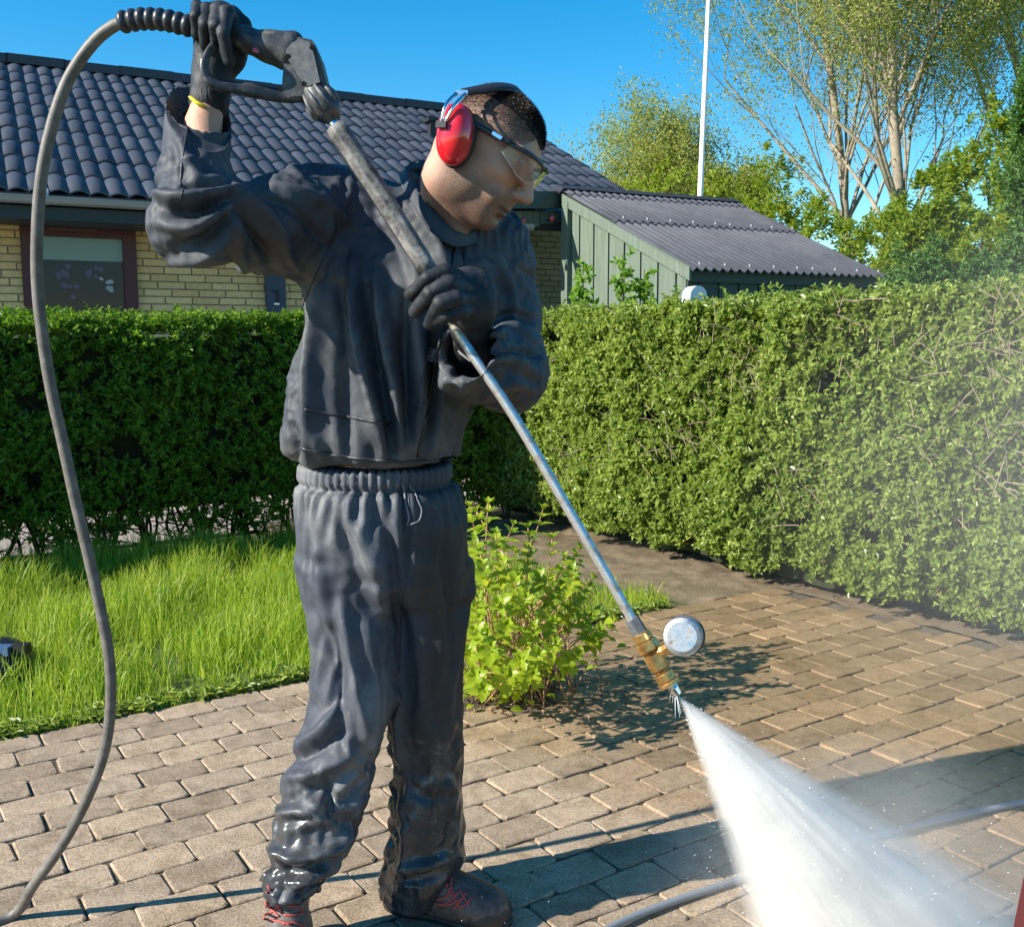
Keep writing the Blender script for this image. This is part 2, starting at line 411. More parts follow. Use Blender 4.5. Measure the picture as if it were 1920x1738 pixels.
# ---- pavers, each its own stone
BED = [SN(G(*q)) for q in ((800,1350),(1010,1322),(1075,1262),(1030,1180),(700,1230))]
def inpoly(s, n, poly):
    c = False; j = len(poly)-1
    for i in range(len(poly)):
        (a, b), (d, e) = poly[i], poly[j]
        if (b > n) != (e > n) and s < (d-a)*(n-b)/(e-b)+a: c = not c
        j = i
    return c
def paver_mesh(k):
    r = np.random.default_rng(50+k); l, w_ = PL-.0032, PW-.0032; c = .0115
    out = [(-l/2+c,-w_/2),(-l*.12,-w_/2),(l*.2,-w_/2),(l/2-c,-w_/2),(l/2,-w_/2+c),(l/2,w_/2-c),(l/2-c,w_/2),(l*.15,w_/2),(-l*.2,w_/2),(-l/2+c,w_/2),(-l/2,w_/2-c),(-l/2,-w_/2+c)]
    out = np.array(out) + r.normal(0, .0016, (12,2)); inn = out*np.array([1-.008/l, 1-.008/w_])
    V = [(x,y,-.03) for x,y in out] + [(x,y,-.0024) for x,y in out] + [(x,y,0.0+r.normal(0,.0003)) for x,y in inn]
    F = [(i,(i+1)%12,12+(i+1)%12,12+i) for i in range(12)] + [(12+i,12+(i+1)%12,24+(i+1)%12,24+i) for i in range(12)] + [tuple(range(24,36))]
    return V, F
pms = []
for k in range(10):
    V, F = paver_mesh(k); pms.append((V, F, MB().add(V, F).mesh('paver', m_pave)))
lay = []
for r in range(0, 46):
    n = -(r+.5)*PW; off = 0.0 if r % 2 == 0 else .5
    for i in range(-32, 26):
        s = (i+.5+off)*PL
        if s > S_PAVE-PL*.25 or s < -5: continue
        if inpoly(s, n, BED): continue
        p = FR(s, n); 
        if p[1] < 1.2: continue
        px = PIX(p)[0]
        lay.append((0 if (-60 < px[0] < 1980 and px[1] < 1790) else 1, p[1], p, i+r))
vis = sorted([q for q in lay if q[0] == 0], key=lambda q: q[1]); rest = [q for q in lay if q[0] == 1]
print('pavers in view', len(vis))
paving = struct(bpy.data.objects.new('paving', None)); COL.objects.link(paving)
def pose(p, k):
    return (p[0]+random.gauss(0,.0012), p[1]+random.gauss(0,.0012), random.gauss(0,.0012)), Euler((random.gauss(0,.006), random.gauss(0,.006), PHI+random.gauss(0,.008)+(math.pi if k%2 else 0)))
for q in vis[:300]:
    V, F, me = pms[random.randrange(10)]; loc, ro = pose(q[2], q[3]); o = link('paver', me, paving, loc); o.rotation_euler = ro
mb = MB()
for q in vis[300:]+rest:
    V, F, me = pms[random.randrange(10)]; loc, ro = pose(q[2], q[3]); Mx = Matrix.Translation(loc) @ ro.to_matrix().to_4x4()
    mb.add([Mx @ Vector(v) for v in V], F)
stuff(link('pavers', mb.mesh('pavers', m_pave), paving))

# ================================================================ LEAVES
def unit(a): return a/(np.linalg.norm(a, axis=-1, keepdims=True)+1e-12)
def leaf_arrays(p, d, n, ln, wd, fold=.35, curl=.15):
    "p base, d direction, n upward normal, all (k,3); ln, wd (k,)"
    d = unit(d); sd = unit(np.cross(d, n)); n = np.cross(sd, d); ln = ln[:,None]; wd = wd[:,None]
    up = n*wd*fold
    V = np.stack([p, p+d*ln*.30+sd*wd*.46+up, p+d*ln*.68+sd*wd*.40+up*.9-n*ln*curl*.3, p+d*ln-n*ln*curl, p+d*ln*.68-sd*wd*.40+up*.9-n*ln*curl*.3, p+d*ln*.30-sd*wd*.46+up], 1)
    k = len(p); o = (np.arange(k)*6)[:,None]
    F = np.concatenate([o+np.array([[0,1,2,3]]), o+np.array([[3,4,5,0]])])
    return V.reshape(-1,3), F
def rnd_dir(k): return unit(RNG.normal(size=(k,3)))
def shoots(c, out, per=7, length=.06, ll=.026, lw=.013, spread=.9):
    "leafy shoots: c (k,3) bases, out (k,3) directions -> leaf arrays"
    k = len(c); out = unit(out); t = (np.arange(per)+.5)/per
    a = unit(np.cross(out, rnd_dir(k))); b = np.cross(out, a)
    ang = np.arange(per)*2.4+RNG.random((k,1))*6.28
    p = c[:,None,:]+out[:,None,:]*(t[None,:,None]*length*RNG.uniform(.6,1.3,(k,1,1)))
    rad = a[:,None,:]*np.cos(ang)[...,None]+b[:,None,:]*np.sin(ang)[...,None]
    d = out[:,None,:]*(.35+.6*t[None,:,None])+rad*spread + RNG.normal(0,.18,(k,per,3))
    nrm = out[:,None,:]*.9-rad*.3+np.array([0,0,.25])+RNG.normal(0,.25,(k,per,3))
    sc = (1.15-.45*t[None,:])*RNG.uniform(.7,1.25,(k,per))
    return leaf_arrays(p.reshape(-1,3), d.reshape(-1,3), nrm.reshape(-1,3), (ll*sc).ravel(), (lw*sc).ravel())
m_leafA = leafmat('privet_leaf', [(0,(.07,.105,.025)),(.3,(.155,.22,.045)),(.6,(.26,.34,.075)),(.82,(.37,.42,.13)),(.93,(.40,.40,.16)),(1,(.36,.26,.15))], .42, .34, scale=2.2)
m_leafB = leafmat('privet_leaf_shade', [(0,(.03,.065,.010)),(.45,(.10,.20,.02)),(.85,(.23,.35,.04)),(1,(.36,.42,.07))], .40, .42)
m_bark = mat('bark_brown', (.045,.032,.02), .9); gb = geopos(m_bark); nb = noise(m_bark, gb, 30, 5, .7); L(m_bark, ramp(m_bark, nb.outputs[0], [(.3,(.028,.02,.013)),(.7,(.085,.06,.04))]).outputs[0], B(m_bark).inputs['Base Color']); bump(m_bark, nb.outputs[0], .5, .01)
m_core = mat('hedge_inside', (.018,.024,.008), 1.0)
m_twig = mat('pale_twig', (.16,.11,.065), .85)
m_dryt = mat('grey_brown_twig', (.30,.23,.17), .85)
UP = np.array([0,0,1.0])

def hedge(label, A, e, nrm, Lh, dep, h0, h1, zb, nf, ntop, lm, per=8, core_z=.1, bulge=.05, shelf=None, stems=0, ll=.026, lw=.014, gapamp=1.0, dead=0):
    """A: front base corner, e along, nrm outward towards viewer."""
    A = np.array(A, float); root = thing('hedge', label, 'hedge', tuple(A+e*Lh/2-nrm*dep/2))
    H = lambda t: h0-.035+(h1-h0)*t/Lh
    # leaf shoots on the front, top and ends
    def front(k):
        t = RNG.random(k)*Lh; z = zb(t)+(RNG.random(k)**.95)*(H(t)-zb(t)); q = A[None]+t[:,None]*e; q[:,2] = z
        g = vnoise(q*9.0)+.5*vnoise(q*3.1+40); keep = g > -.62*gapamp-.8*np.clip(1-z/.45, 0, 1)
        dep_ = bulge*fbm(q*3.2, 3) - .05*(z < zb(t)+.12) - np.clip((z-H(t)+.10)/.10, 0, 1)**2*.05
        q = q + nrm*(dep_+RNG.uniform(-.06,.025,k))[:,None]
        o = nrm[None]*.75+np.array([0,0,.55])+RNG.normal(0,.45,(k,3)); return q[keep], o[keep]
    def top(k):
        t = RNG.random(k)*Lh; w_ = RNG.random(k)*dep; q = A[None]+t[:,None]*e-nrm[None]*w_[:,None]
        q[:,2] = H(t)-.03+.028*fbm(q*5, 3)+RNG.uniform(-.05,.01,k)+(RNG.random(k) > .93)*RNG.uniform(0,.05,k)
        o = np.array([0,0,1.0])+RNG.normal(0,.38,(k,3)); return q, o
    def ends(k):
        t = np.where(RNG.random(k) < .5, 0, Lh); w_ = RNG.random(k)*dep; q = A[None]+t[:,None]*e-nrm[None]*w_[:,None]
        q[:,2] = zb(t)+RNG.random(k)*(H(t)-zb(t)); sg = np.where(t > 0, 1, -1)[:,None]
        return q, e[None]*sg+RNG.normal(0,.4,(k,3))+np.array([0,0,.3])
    def back(k):
        t = RNG.random(k)*Lh; q = A[None]+t[:,None]*e-nrm*dep; q[:,2] = zb(t)+RNG.random(k)*(H(t)-zb(t)); return q, -nrm[None]+RNG.normal(0,.45,(k,3))
    Vs, Fs, o0 = [], [], 0
    for q, o in (front(nf), top(ntop), ends(int(nf*.05)), back(int(nf*.12))):
        V, F = shoots(q, o, per, .06, ll, lw); Vs.append(V); Fs.append(F+o0); o0 += len(V)
    stuff(link('leaf', mesh_np('leaf', np.concatenate(Vs), np.concatenate(Fs), lm), root, label=None) if False else link('leaf', mesh_np('leaf', np.concatenate(Vs), np.concatenate(Fs), lm), root))
    # dense dark inside
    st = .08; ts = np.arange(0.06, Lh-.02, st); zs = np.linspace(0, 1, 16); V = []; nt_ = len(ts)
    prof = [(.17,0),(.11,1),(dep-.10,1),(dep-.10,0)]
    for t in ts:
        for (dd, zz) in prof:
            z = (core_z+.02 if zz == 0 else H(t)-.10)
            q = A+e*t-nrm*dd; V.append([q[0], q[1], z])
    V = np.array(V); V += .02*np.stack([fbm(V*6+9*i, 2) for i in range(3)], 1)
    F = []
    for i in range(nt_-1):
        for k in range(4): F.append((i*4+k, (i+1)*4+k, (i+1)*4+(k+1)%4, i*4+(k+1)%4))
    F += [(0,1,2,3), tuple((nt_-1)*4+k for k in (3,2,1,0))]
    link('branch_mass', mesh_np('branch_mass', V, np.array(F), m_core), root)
    # withered patches: bunches of bare grey-brown twigs breaking the leaf surface
    mbd = MB()
    for _ in range(dead*16):
        if _ % 16 == 0: pc = (random.uniform(.5, Lh-.2), random.uniform(.45, H(Lh)-.05))
        t = min(max(random.gauss(pc[0], .16), .02), Lh-.02); z = min(random.gauss(pc[1], .09), H(t)-.02); q = A+e*t+nrm*random.uniform(-.02,.06); q[2] = max(z, .1)
        d = nrm*random.uniform(.1,.6)+e*random.uniform(-1,1)+np.array([0,0,random.uniform(-.2,1.2)]); d = d/np.linalg.norm(d)*random.uniform(.06,.15)
        mbd.tube([q-d*.5, q+d*.3+UP*.006, q+d*.8], [.0026,.002,.0009], 4)
    if dead: link('dry_twig', mbd.mesh('dry_twig', m_dryt), root)['kind'] = 'stuff'
    # twigs and stems
    mb = MB()
    for _ in range(260):
        t = random.uniform(.02, Lh-.02); z = random.uniform(float(zb(np.array(t))), H(t)-.1); q = A+e*t-nrm*random.uniform(.0,.09); q[2] = z
        d = nrm*random.uniform(.1,.8)+e*random.uniform(-1,1)+np.array([0,0,random.uniform(.2,1.2)]); d = d/np.linalg.norm(d)*random.uniform(.07,.16)
        mb.tube([q-d*.4, q+d*.3, q+d*.75+np.array([0,0,.01])], [.0028,.0022,.001], 4)
    stuff(link('twig', mb.mesh('twig', m_twig), root))
    for i in range(stems):
        t = (i+random.uniform(.1,.9))*Lh/stems; w_ = random.uniform(.1, dep-.1); q = A+e*t-nrm*w_; mb = MB()
        hgt = core_z+.12
        for _ in range(random.choice((3,4,5))):
            l = e*random.gauss(0,.10)+nrm*random.gauss(0,.06); p0 = q+e*random.gauss(0,.02)+nrm*random.gauss(0,.02)
            pts = [p0+l*0, p0+l*.35+np.array([0,0,hgt*.35])+ES*random.gauss(0,.015), p0+l*.7+np.array([0,0,hgt*.7])+ES*random.gauss(0,.02), p0+l+np.array([0,0,hgt])]
            r0 = random.uniform(.006,.013); mb.tube(spl(pts, 3), np.linspace(r0, r0*.5, 10), 5)
            for _ in range(9):
                k = random.uniform(.1,.9); b0 = p0+l*k+np.array([0,0,hgt*k]); dd = e*random.gauss(0,.13)+nrm*random.gauss(0,.08)+np.array([0,0,random.uniform(.02,.14)])
                mb.tube([b0, b0+dd*.5+ES*random.gauss(0,.01), b0+dd], [r0*.42,r0*.3,r0*.15], 4)
        link('stem', mb.mesh('stem', m_bark), root)
    return root

z30 = lambda t: np.full_like(np.asarray(t, float), .15)+.06*np.sin(np.asarray(t)*7.3)
LEFT_S0 = -5.2
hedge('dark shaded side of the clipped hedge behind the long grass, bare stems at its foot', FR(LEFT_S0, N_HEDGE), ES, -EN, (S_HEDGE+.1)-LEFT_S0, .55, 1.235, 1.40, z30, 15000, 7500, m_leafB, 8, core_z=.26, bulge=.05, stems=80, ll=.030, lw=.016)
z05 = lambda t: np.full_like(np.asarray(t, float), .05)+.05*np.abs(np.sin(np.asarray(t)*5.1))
hedge('sunlit leafy hedge on the right beside the wet paving, corner next to the man', FR(S_HEDGE, N_HEDGE+.35), -EN, -ES, 4.9, .6, 1.385, 1.45, z05, 16000, 5000, m_leafA, 8, core_z=.02, bulge=.09, ll=.034, lw=.019, dead=34)

# ================================================================ GRASS
m_grass = leafmat('grass_blade', [(0,(.09,.17,.018)),(.3,(.20,.32,.03)),(.6,(.34,.45,.045)),(.82,(.47,.50,.09)),(1,(.60,.50,.26))], .52, .45, scale=4.5, tcol=1.5)
def blades(name, pts, h, wd, parentless=True, lean=.35, m=m_grass):
    k = len(pts); a = RNG.random(k)*6.28; dr = np.stack([np.cos(a), np.sin(a), 0*a], 1); sd = np.stack([-np.sin(a), np.cos(a), 0*a], 1)
    sd = unit(sd*.5+np.array([1,0,0])*RNG.choice([-1,1],k)[:,None]*.8)
    ln = np.abs(RNG.normal(0, lean, k))[:,None]; up = np.array([0,0,1.0]); h = h[:,None]; wd = wd[:,None]
    p1 = pts+up*h*.45+dr*h*ln*.25; p2 = pts+up*h*(.80-.1*ln)+dr*h*ln*.75; p3 = pts+up*h*(1-.35*ln)+dr*h*ln*1.35
    V = np.stack([pts-sd*wd, pts+sd*wd, p1-sd*wd*.9, p1+sd*wd*.9, p2-sd*wd*.55, p2+sd*wd*.55, p3], 1).reshape(-1,3)
    o = (np.arange(k)*7)[:,None]
    return mesh_np(name, V, [np.concatenate([o+np.array([[0,1,3,2]]), o+np.array([[2,3,5,4]])]), o+np.array([[4,5,6]])], m)
def lawn(k, s0, s1, n0, n1):
    s = RNG.uniform(s0, s1, k); n = n0+(n1-n0)*RNG.random(k); return s, n
k = 78000; s, n = lawn(k, -2.6, S_GRASS+.02, .0, N_HEDGE+.12)
lim = S_GRASS - .06 - n*.30 + .08*np.sin(n*9); ok = (s < lim) & ~((s > SN(G(840,1340))[0]) & (n < .03) & (s < SN(G(1100,1250))[0]))
s, n = s[ok], n[ok]; pts = G0+s[:,None]*ES+n[:,None]*EN; pts[:,2] = -.012
kp = (vnoise(pts*7+20)+.6*vnoise(pts*19) > -.55) | (n > N_HEDGE*.8); s, n, pts = s[kp], n[kp], pts[kp]; cl = vnoise(pts*3.1); cl2 = vnoise(pts*9+5); edge = np.clip(n/.35, 0, 1)
h = (.04+.14*edge+.09*cl*edge+.04*cl2)*RNG.uniform(.3,1.35,len(s)); h = np.clip(h, .015, .26); h[s > S_GRASS-.9] *= .6; mo_ = np.linalg.norm(pts[:,:2]-G(0,1222)[:2], axis=1) < .17; h[mo_] *= .15
h *= np.where((s > 0.3) & (s < 1.6), .85, 1.0)
tagg = stuff(link('grass', blades('grass', pts, h, RNG.uniform(.0011,.0026,len(s)))))
tag(tagg, 'long uncut bright green lawn grass between paving and dark hedge', 'grass')
# broad-leaved weeds along the kerb line of the lawn
k = 700; s = RNG.uniform(-2.4, S_GRASS-.1, k); n = np.abs(RNG.normal(0,.05,k))+.005; keep = ~((s > SN(G(840,1340))[0]) & (s < SN(G(1100,1250))[0])); s, n = s[keep], n[keep]
c = G0+s[:,None]*ES+n[:,None]*EN; V, F = shoots(c, np.array([0,0,1.0])+RNG.normal(0,.3,(len(s),3)), 7, .02, .035, .014, 1.6)
o = stuff(link('weeds', mesh_np('weeds', V, F, m_leafA))); tag(o, 'low broad-leaved weeds where the lawn meets the paving', 'weeds')

# ================================================================ HOUSE
AL = R(27); HE = np.array([math.cos(AL), math.sin(AL), 0]); HN = np.array([math.sin(AL), -math.cos(AL), 0]); UP = np.array([0,0,1.0])
W0 = P(350, 500, 9.4); W0[2] = 0
def HP(s, out=0.0, z=0.0): return W0+HE*s+HN*out+UP*z
def s_at(u, out, z, e=HE, f=None, lo=-8, hi=14):
    for _ in range(50):
        m_ = (lo+hi)/2
        if PIX(HP(m_, out, z))[0][0] < u: lo = m_
        else: hi = m_
    return (lo+hi)/2
house = thing('house', 'yellow brick bungalow with dark blue-grey wavy tiled roof behind the hedge', 'house', tuple(HP(1)))
def bricks(name, col1, col2, col3):
    m = mat(name, rough=.9); oi = N(m, 'ShaderNodeObjectInfo'); g = N(m, 'ShaderNodeNewGeometry'); n_ = noise(m, g.outputs['Position'], 30, 4)
    f = math_(m, 'FRACT', math_(m, 'ADD', oi.outputs['Random'], g.outputs['Random Per Island'])); c = ramp(m, f, [(0,col1),(.5,col2),(1,col3)])
    L(m, mix(m, .5, c.outputs[0], ramp(m, n_.outputs[0], [(.3,(.75,.72,.7)),(.7,(1.15,1.15,1.15))]).outputs[0], 'MULTIPLY'), B(m).inputs['Base Color']); bump(m, n_.outputs[0], .4, .01); return m
m_brick = bricks('yellow_brick', (.60,.43,.19), (.74,.56,.27), (.67,.47,.21))
m_mortar = mat('mortar', (.34,.30,.23), .95)
m_tile = mat('blue_grey_tile', (.085,.10,.15), .40, Specular_IOR_Level=.5); g_ = geopos(m_tile); nn_ = noise(m_tile, g_, 3, 5, .65); oi_ = N(m_tile, 'ShaderNodeObjectInfo')
f_ = math_(m_tile, 'ADD', math_(m_tile, 'MULTIPLY', oi_.outputs['Random'], .4), math_(m_tile, 'MULTIPLY', nn_.outputs[0], .6)); L(m_tile, ramp(m_tile, f_, [(.2,(.036,.041,.058)),(.8,(.074,.081,.103))]).outputs[0], B(m_tile).inputs['Base Color'])
m_ridge = mat('ridge_dark', (.035,.038,.052), .5)
m_zinc = mat('zinc_gutter', (.30,.34,.36), .45, .4)
m_fascia = mat('dark_teal_paint', (.02,.035,.04), .6)
m_frame = mat('oxblood_paint', (.075,.014,.016), .45)
m_blind = mat('green_blind', (.30,.42,.36), .8)
m_dark = mat('dark_room', (.012,.014,.018), .9)
SE = s_at(925, 0, 1.8)
wb = MB(); wb.box(HP((SE-6)/2, -.15, 1.2), (SE+6, .28, 2.4), ax=(HE, HN, UP))
# recessed brick wall by the porch
REC = 1.3; sr0, sr1 = s_at(880, -REC, 1.8), s_at(1085, -REC, 1.8)
wb.box(HP((sr0+sr1)/2, -REC-.15, 1.6), (sr1-sr0, .28, 3.2), ax=(HE, HN, UP)); wb.box(HP(sr0-.1, -REC/2-.1, 1.4), (.2, REC+.2, 2.8), ax=(HE, HN, UP))
link('wall', wb.mesh('wall', m_mortar), house)
winL, winR = s_at(40, 0, 2.0), s_at(256, 0, 1.8); winT, winB = P(150, 422, 9.0)[2]+.0, 1.02
BL, BH = .24, .0667
bm_ = MB().box((0,0,0), (.228,.02,.0545)).mesh('brick', m_brick)
bl = []
def courses(s0, s1, out, win=None):
    for r in range(46 if out < 0 else 36):
        z = r*BH+.033; off = (r%2)*.5*BL + (.06 if (r//2)%2 else 0)
        s = s0+off-BL
        while s < s1-.1:
            c = s+BL/2; s += BL
            if c < s0+.1 or c > s1-.1: continue
            fx = 1.0
            if win and z > win[2]:
                a_, b_ = c-.114, c+.114
                if a_ > win[0]-.004 and b_ < win[1]+.004: continue
                if a_ < win[0] < b_: b_ = win[0]-.006
                elif a_ < win[1] < b_: a_ = win[1]+.006
                fx = (b_-a_)/.228; c = (a_+b_)/2
                if fx < .12: continue
            p = HP(c, out+.0, z); px = PIX(p)[0]; seen = -20 < px[0] < 1075 and 380 < px[1] < 610 and not (585 < px[0] < 940)
            bl.append((0 if seen else 1, p, fx))
        
courses(-5.9, SE, 0, (winL, winR, winB)); courses(sr0, sr1, -REC)
vb = [q for q in bl if q[0] == 0]; ob = [q for q in bl if q[0] == 1]; print('bricks in view', len(vb)); rot = Euler((0,0,AL))
for q in vb[:300]:
    o = link('brick', bm_, house, tuple(q[1]+HN*random.gauss(0,.0012))); o.rotation_euler = rot; o.scale.x = q[2]
mb = MB()
for q in vb[300:]+ob: mb.box(q[1], (.228*q[2],.02,.0545), ax=(HE, HN, UP))
stuff(link('bricks', mb.mesh('bricks', m_brick), house))
# window
win = link('window', MB().mesh('window'), house); mbf = MB(); fw = .11
wl = winR-winL; wc = (winL+winR)/2; wz = (winT+winB)/2; hz = winT-winB
for c, d in (((wc, winT-fw/2), (wl, fw)), ((wc, winB+fw/2), (wl, fw))): mbf.box(HP(c[0], .012, c[1]), (d[0], .09, d[1]), ax=(HE,HN,UP))
for c in (winL+fw/2, winR-fw/2): mbf.box(HP(c, .012, wz), (fw, .09, hz-2*fw), ax=(HE,HN,UP))
win.data = mbf.mesh('window', m_frame)
link('vent_slot', MB().box(HP(wc-.05, .062, winT-fw*.45), (.38,.012,.022), ax=(HE,HN,UP)).mesh('vent_slot', mat('vent_brown', (.12,.05,.05), .5)), win)
m_glass = mat('window_glass', (.02,.025,.03), .03, Specular_IOR_Level=.9); gtn = m_glass.node_tree
tr = gtn.nodes.new('ShaderNodeBsdfTransparent'); gl = gtn.nodes.new('ShaderNodeBsdfGlossy'); gl.inputs['Roughness'].default_value = .02; fr_ = gtn.nodes.new('ShaderNodeFresnel'); fr_.inputs[0].default_value = 1.28; ms = gtn.nodes.new('ShaderNodeMixShader')
gtn.links.new(fr_.outputs[0], ms.inputs[0]); gtn.links.new(tr.outputs[0], ms.inputs[1]); gtn.links.new(gl.outputs[0], ms.inputs[2]); gtn.links.new(ms.outputs[0], gtn.nodes['Material Output'].inputs[0])
link('pane', MB().box(HP(wc, .015, wz), (wl-2*fw+.01, .006, hz-2*fw+.01), ax=(HE,HN,UP)).mesh('pane', m_glass), win)
bz = P(150, 489, 9.0)[2]
link('blind', MB().box(HP(wc, -.004, (winT-fw+bz)/2), (wl-2*fw, .004, winT-fw-bz), ax=(HE,HN,UP)).mesh('blind', m_blind), win)
link('room_dark', MB().box(HP(wc, -.0085, wz), (wl-2*fw, .003, hz-2*fw), ax=(HE,HN,UP)).mesh('room_dark', m_dark), win)
# orchids on the sill: between the pane and the dark room
m_purple = mat('purple_petals', (.10,.06,.19), .6); m_whitep = mat('white_pot', (.5,.52,.6), .4)
for (u, v, zz, kind) in ((115,515,9,'flower'),(175,512,9,'flower'),(135,535,9,'flower'),(205,535,9,'petal')):
    p0 = HP(s_at(u, .004, 1.6), .004, P(u, v, 9.15)[2]); k = 7
    c = p0+RNG.normal(0,1,(k,3))*np.array([.07,.002,.05]); c = p0+ (HE[None]*RNG.normal(0,.030,k)[:,None] + UP[None]*RNG.normal(0,.035,k)[:,None])
    V, F = leaf_arrays(c, HE[None]*RNG.normal(0,1,(k,1))+UP[None]*RNG.normal(0,1,(k,1)), np.tile(HN,(k,1)), RNG.uniform(.035,.06,k), RNG.uniform(.025,.045,k), 0, 0)
    o = link('orchid', mesh_np('orchid', V, F, m_purple if kind == 'flower' else m_whitep)); tag(o, {115:'purple orchid bloom at the left of the window sill',175:'purple orchid bloom in the middle of the window sill',135:'low purple orchid bloom near the pots on the window sill',205:'pale white orchid petals at the right of the window sill'}[u], 'orchid', 'orchids on the window sill')
# roof
EOUT, EZ = .62, 0; gz = P(145, 383, 8.7)[2]; TP = R(25)
def roofpt(s, up, off=0.0): return HP(s, EOUT-up*math.cos(TP)+off*math.sin(TP), gz+.04+up*math.sin(TP)+off*math.cos(TP))
best = min(((abs(PIX(roofpt(s_, u_))[0][0]-300)+abs(PIX(roofpt(s_, u_))[0][1]-150)), s_, u_) for s_ in np.arange(-5,8,.25) for u_ in np.arange(1.5,9,.1)); RUN = best[2]; print('roof run', RUN, best, 'gutter z', gz)
best = min((abs(PIX(roofpt(s_, RUN))[0][0]-972), s_) for s_ in np.arange(0,14,.1)); SR = best[1]; print('verge', SR, PIX(roofpt(SR, RUN)), PIX(roofpt(SR, 0)))
SLo = -5.5; TWd = .15; NR = 10; RL = RUN/NR; ncol = int((SR-SLo)/TWd)
def tile_pts(k):
    ph = np.linspace(0, 1, 9); hgt = .030*(1-np.abs(2*ph-1)**1.8); return ph, hgt
def tile_geo(s0, u0, jit=0):
    ph, hg = tile_pts(0); V = []; F = []
    for (uu, lift) in ((u0-.03, .016), (u0+RL, .0)):
        for k in range(9): V.append(roofpt(s0+ph[k]*TWd*1.04, uu, hg[k]+lift+jit))
    for k in range(9): V.append(roofpt(s0+ph[k]*TWd*1.04, u0-.03, hg[k]+.002+jit))
    F = [(k, k+1, 9+k+1, 9+k) for k in range(8)] + [(18+k, 18+k+1, k+1, k) for k in range(8)]
    return V, F
ref = roofpt(0, 0); V, F = tile_geo(0, 0); tme = MB().add([np.array(v)-ref for v in V], F).mesh('roof_tile', m_tile, True)
ts = []
for i in range(ncol):
    for j in range(NR):
        p = roofpt(SLo+i*TWd, j*RL); px = PIX(p)[0]; seen = -25 < px[0] < 1130 and px[1] < 400 and not ((440 < px[0] < 830 and px[1] > 330) or (280 < px[0] < 430 and px[1] > 190))
        ts.append((0 if seen else 1, i, j, p, px[0]))
vt = sorted([q for q in ts if q[0] == 0], key=lambda q: q[3][1]); print('tiles in view', len(vt), 'of', len(ts))
roof = link('roof', MB().add([roofpt(SLo,0,-.01), roofpt(SR,0,-.01), roofpt(SR,RUN,-.01), roofpt(SLo,RUN,-.01), roofpt(SLo,0,-.08), roofpt(SR,0,-.08), roofpt(SR,RUN,-.08), roofpt(SLo,RUN,-.08)],[(0,1,2,3),(7,6,5,4),(0,4,5,1),(1,5,6,2),(2,6,7,3),(3,7,4,0)]).mesh('roof', m_ridge), house)
for q in vt[:300]: link('roof_tile', tme, roof, tuple(q[3]+np.array([random.gauss(0,.002),0,random.gauss(0,.0015)])))
mb = MB()
for q in vt[300:]+[t for t in ts if t[0] == 1]:
    V, F = tile_geo(SLo+q[1]*TWd, q[2]*RL, random.gauss(0,.0015)); mb.add(V, F)
stuff(link('roof_tiles', mb.mesh('roof_tiles', m_tile, True), roof))
k = 0; s = SLo
cap = MB().box((0,0,0), (.62,.16,.10)).mesh('ridge_cap', m_ridge)
while s+.55 < SR:
    p = roofpt(s+.3, RUN+.02, .045); p[2] += .006*(k%2)
    o = link('ridge_cap', cap, roof, tuple(p)); o.rotation_euler = (0,0,AL); s += .6; k += 1
# back slope, verge board
link('back_slope', MB().add([roofpt(SLo,RUN,0), roofpt(SR,RUN,0), roofpt(SR,RUN)-HN*RUN*math.cos(TP)-UP*RUN*math.sin(TP), roofpt(SLo,RUN)-HN*RUN*math.cos(TP)-UP*RUN*math.sin(TP)], [(0,1,2,3)]).mesh('back_slope', m_ridge), roof)
link('gable', MB().add([HP(SR-.25,0,0), HP(SR-.25,EOUT-2*RUN*math.cos(TP)+.6,0), HP(SR-.25,EOUT-2*RUN*math.cos(TP)+.6,gz), roofpt(SR-.25,RUN,-.1), HP(SR-.25,0,gz)], [(0,1,2,3,4)]).mesh('gable', m_mortar), house) if False else None
# roof vent
vp = roofpt(s_at(790, EOUT-RUN*.75*math.cos(TP), gz+RUN*.75*math.sin(TP)), RUN*.66, .02); vb_ = MB().box(vp+UP*.08, (.11,.11,.2), ax=(HE,HN,UP)); vb_.box(vp+UP*.19, (.19,.19,.04), ax=(HE,HN,UP))
link('roof_vent', vb_.mesh('roof_vent', mat('black_plastic', (.015,.015,.018), .5)), roof)
# gutter and eave
gseg = []
for k in range(9): th = math.pi*k/8; gseg.append((.062*math.cos(th), -.062*math.sin(th)))
mbg = MB(); n_ = len(gseg)
for (sa) in (SLo, SE+.1):
    for (a, b) in gseg: mbg.v.append(tuple(HP(sa, EOUT+.05+a, gz+.0+b)))
    for (a, b) in gseg: mbg.v.append(tuple(HP(sa, EOUT+.05+a*.93, gz+.004+b*.93)))
for k in range(n_-1): mbg.f.append((k, k+1, 2*n_+k+1, 2*n_+k)); mbg.f.append((n_+k+1, n_+k, 3*n_+k, 3*n_+k+1))
link('gutter', mbg.mesh('gutter', m_zinc, True), house)
mbj = MB()
for u in (85, 300, 480):
    sj = s_at(u, EOUT, gz); mbj.tube([HP(sj-.02, EOUT+.05, gz), HP(sj+.02, EOUT+.05, gz)], .066, 16)
link('gutter_joint', mbj.mesh('gutter_joint', m_zinc), house)
link('soffit', MB().box(HP((SLo+SE)/2, EOUT/2+.0, gz-.12), (SE-SLo, EOUT-.03, .10), ax=(HE,HN,UP)).mesh('soffit', m_fascia), house)
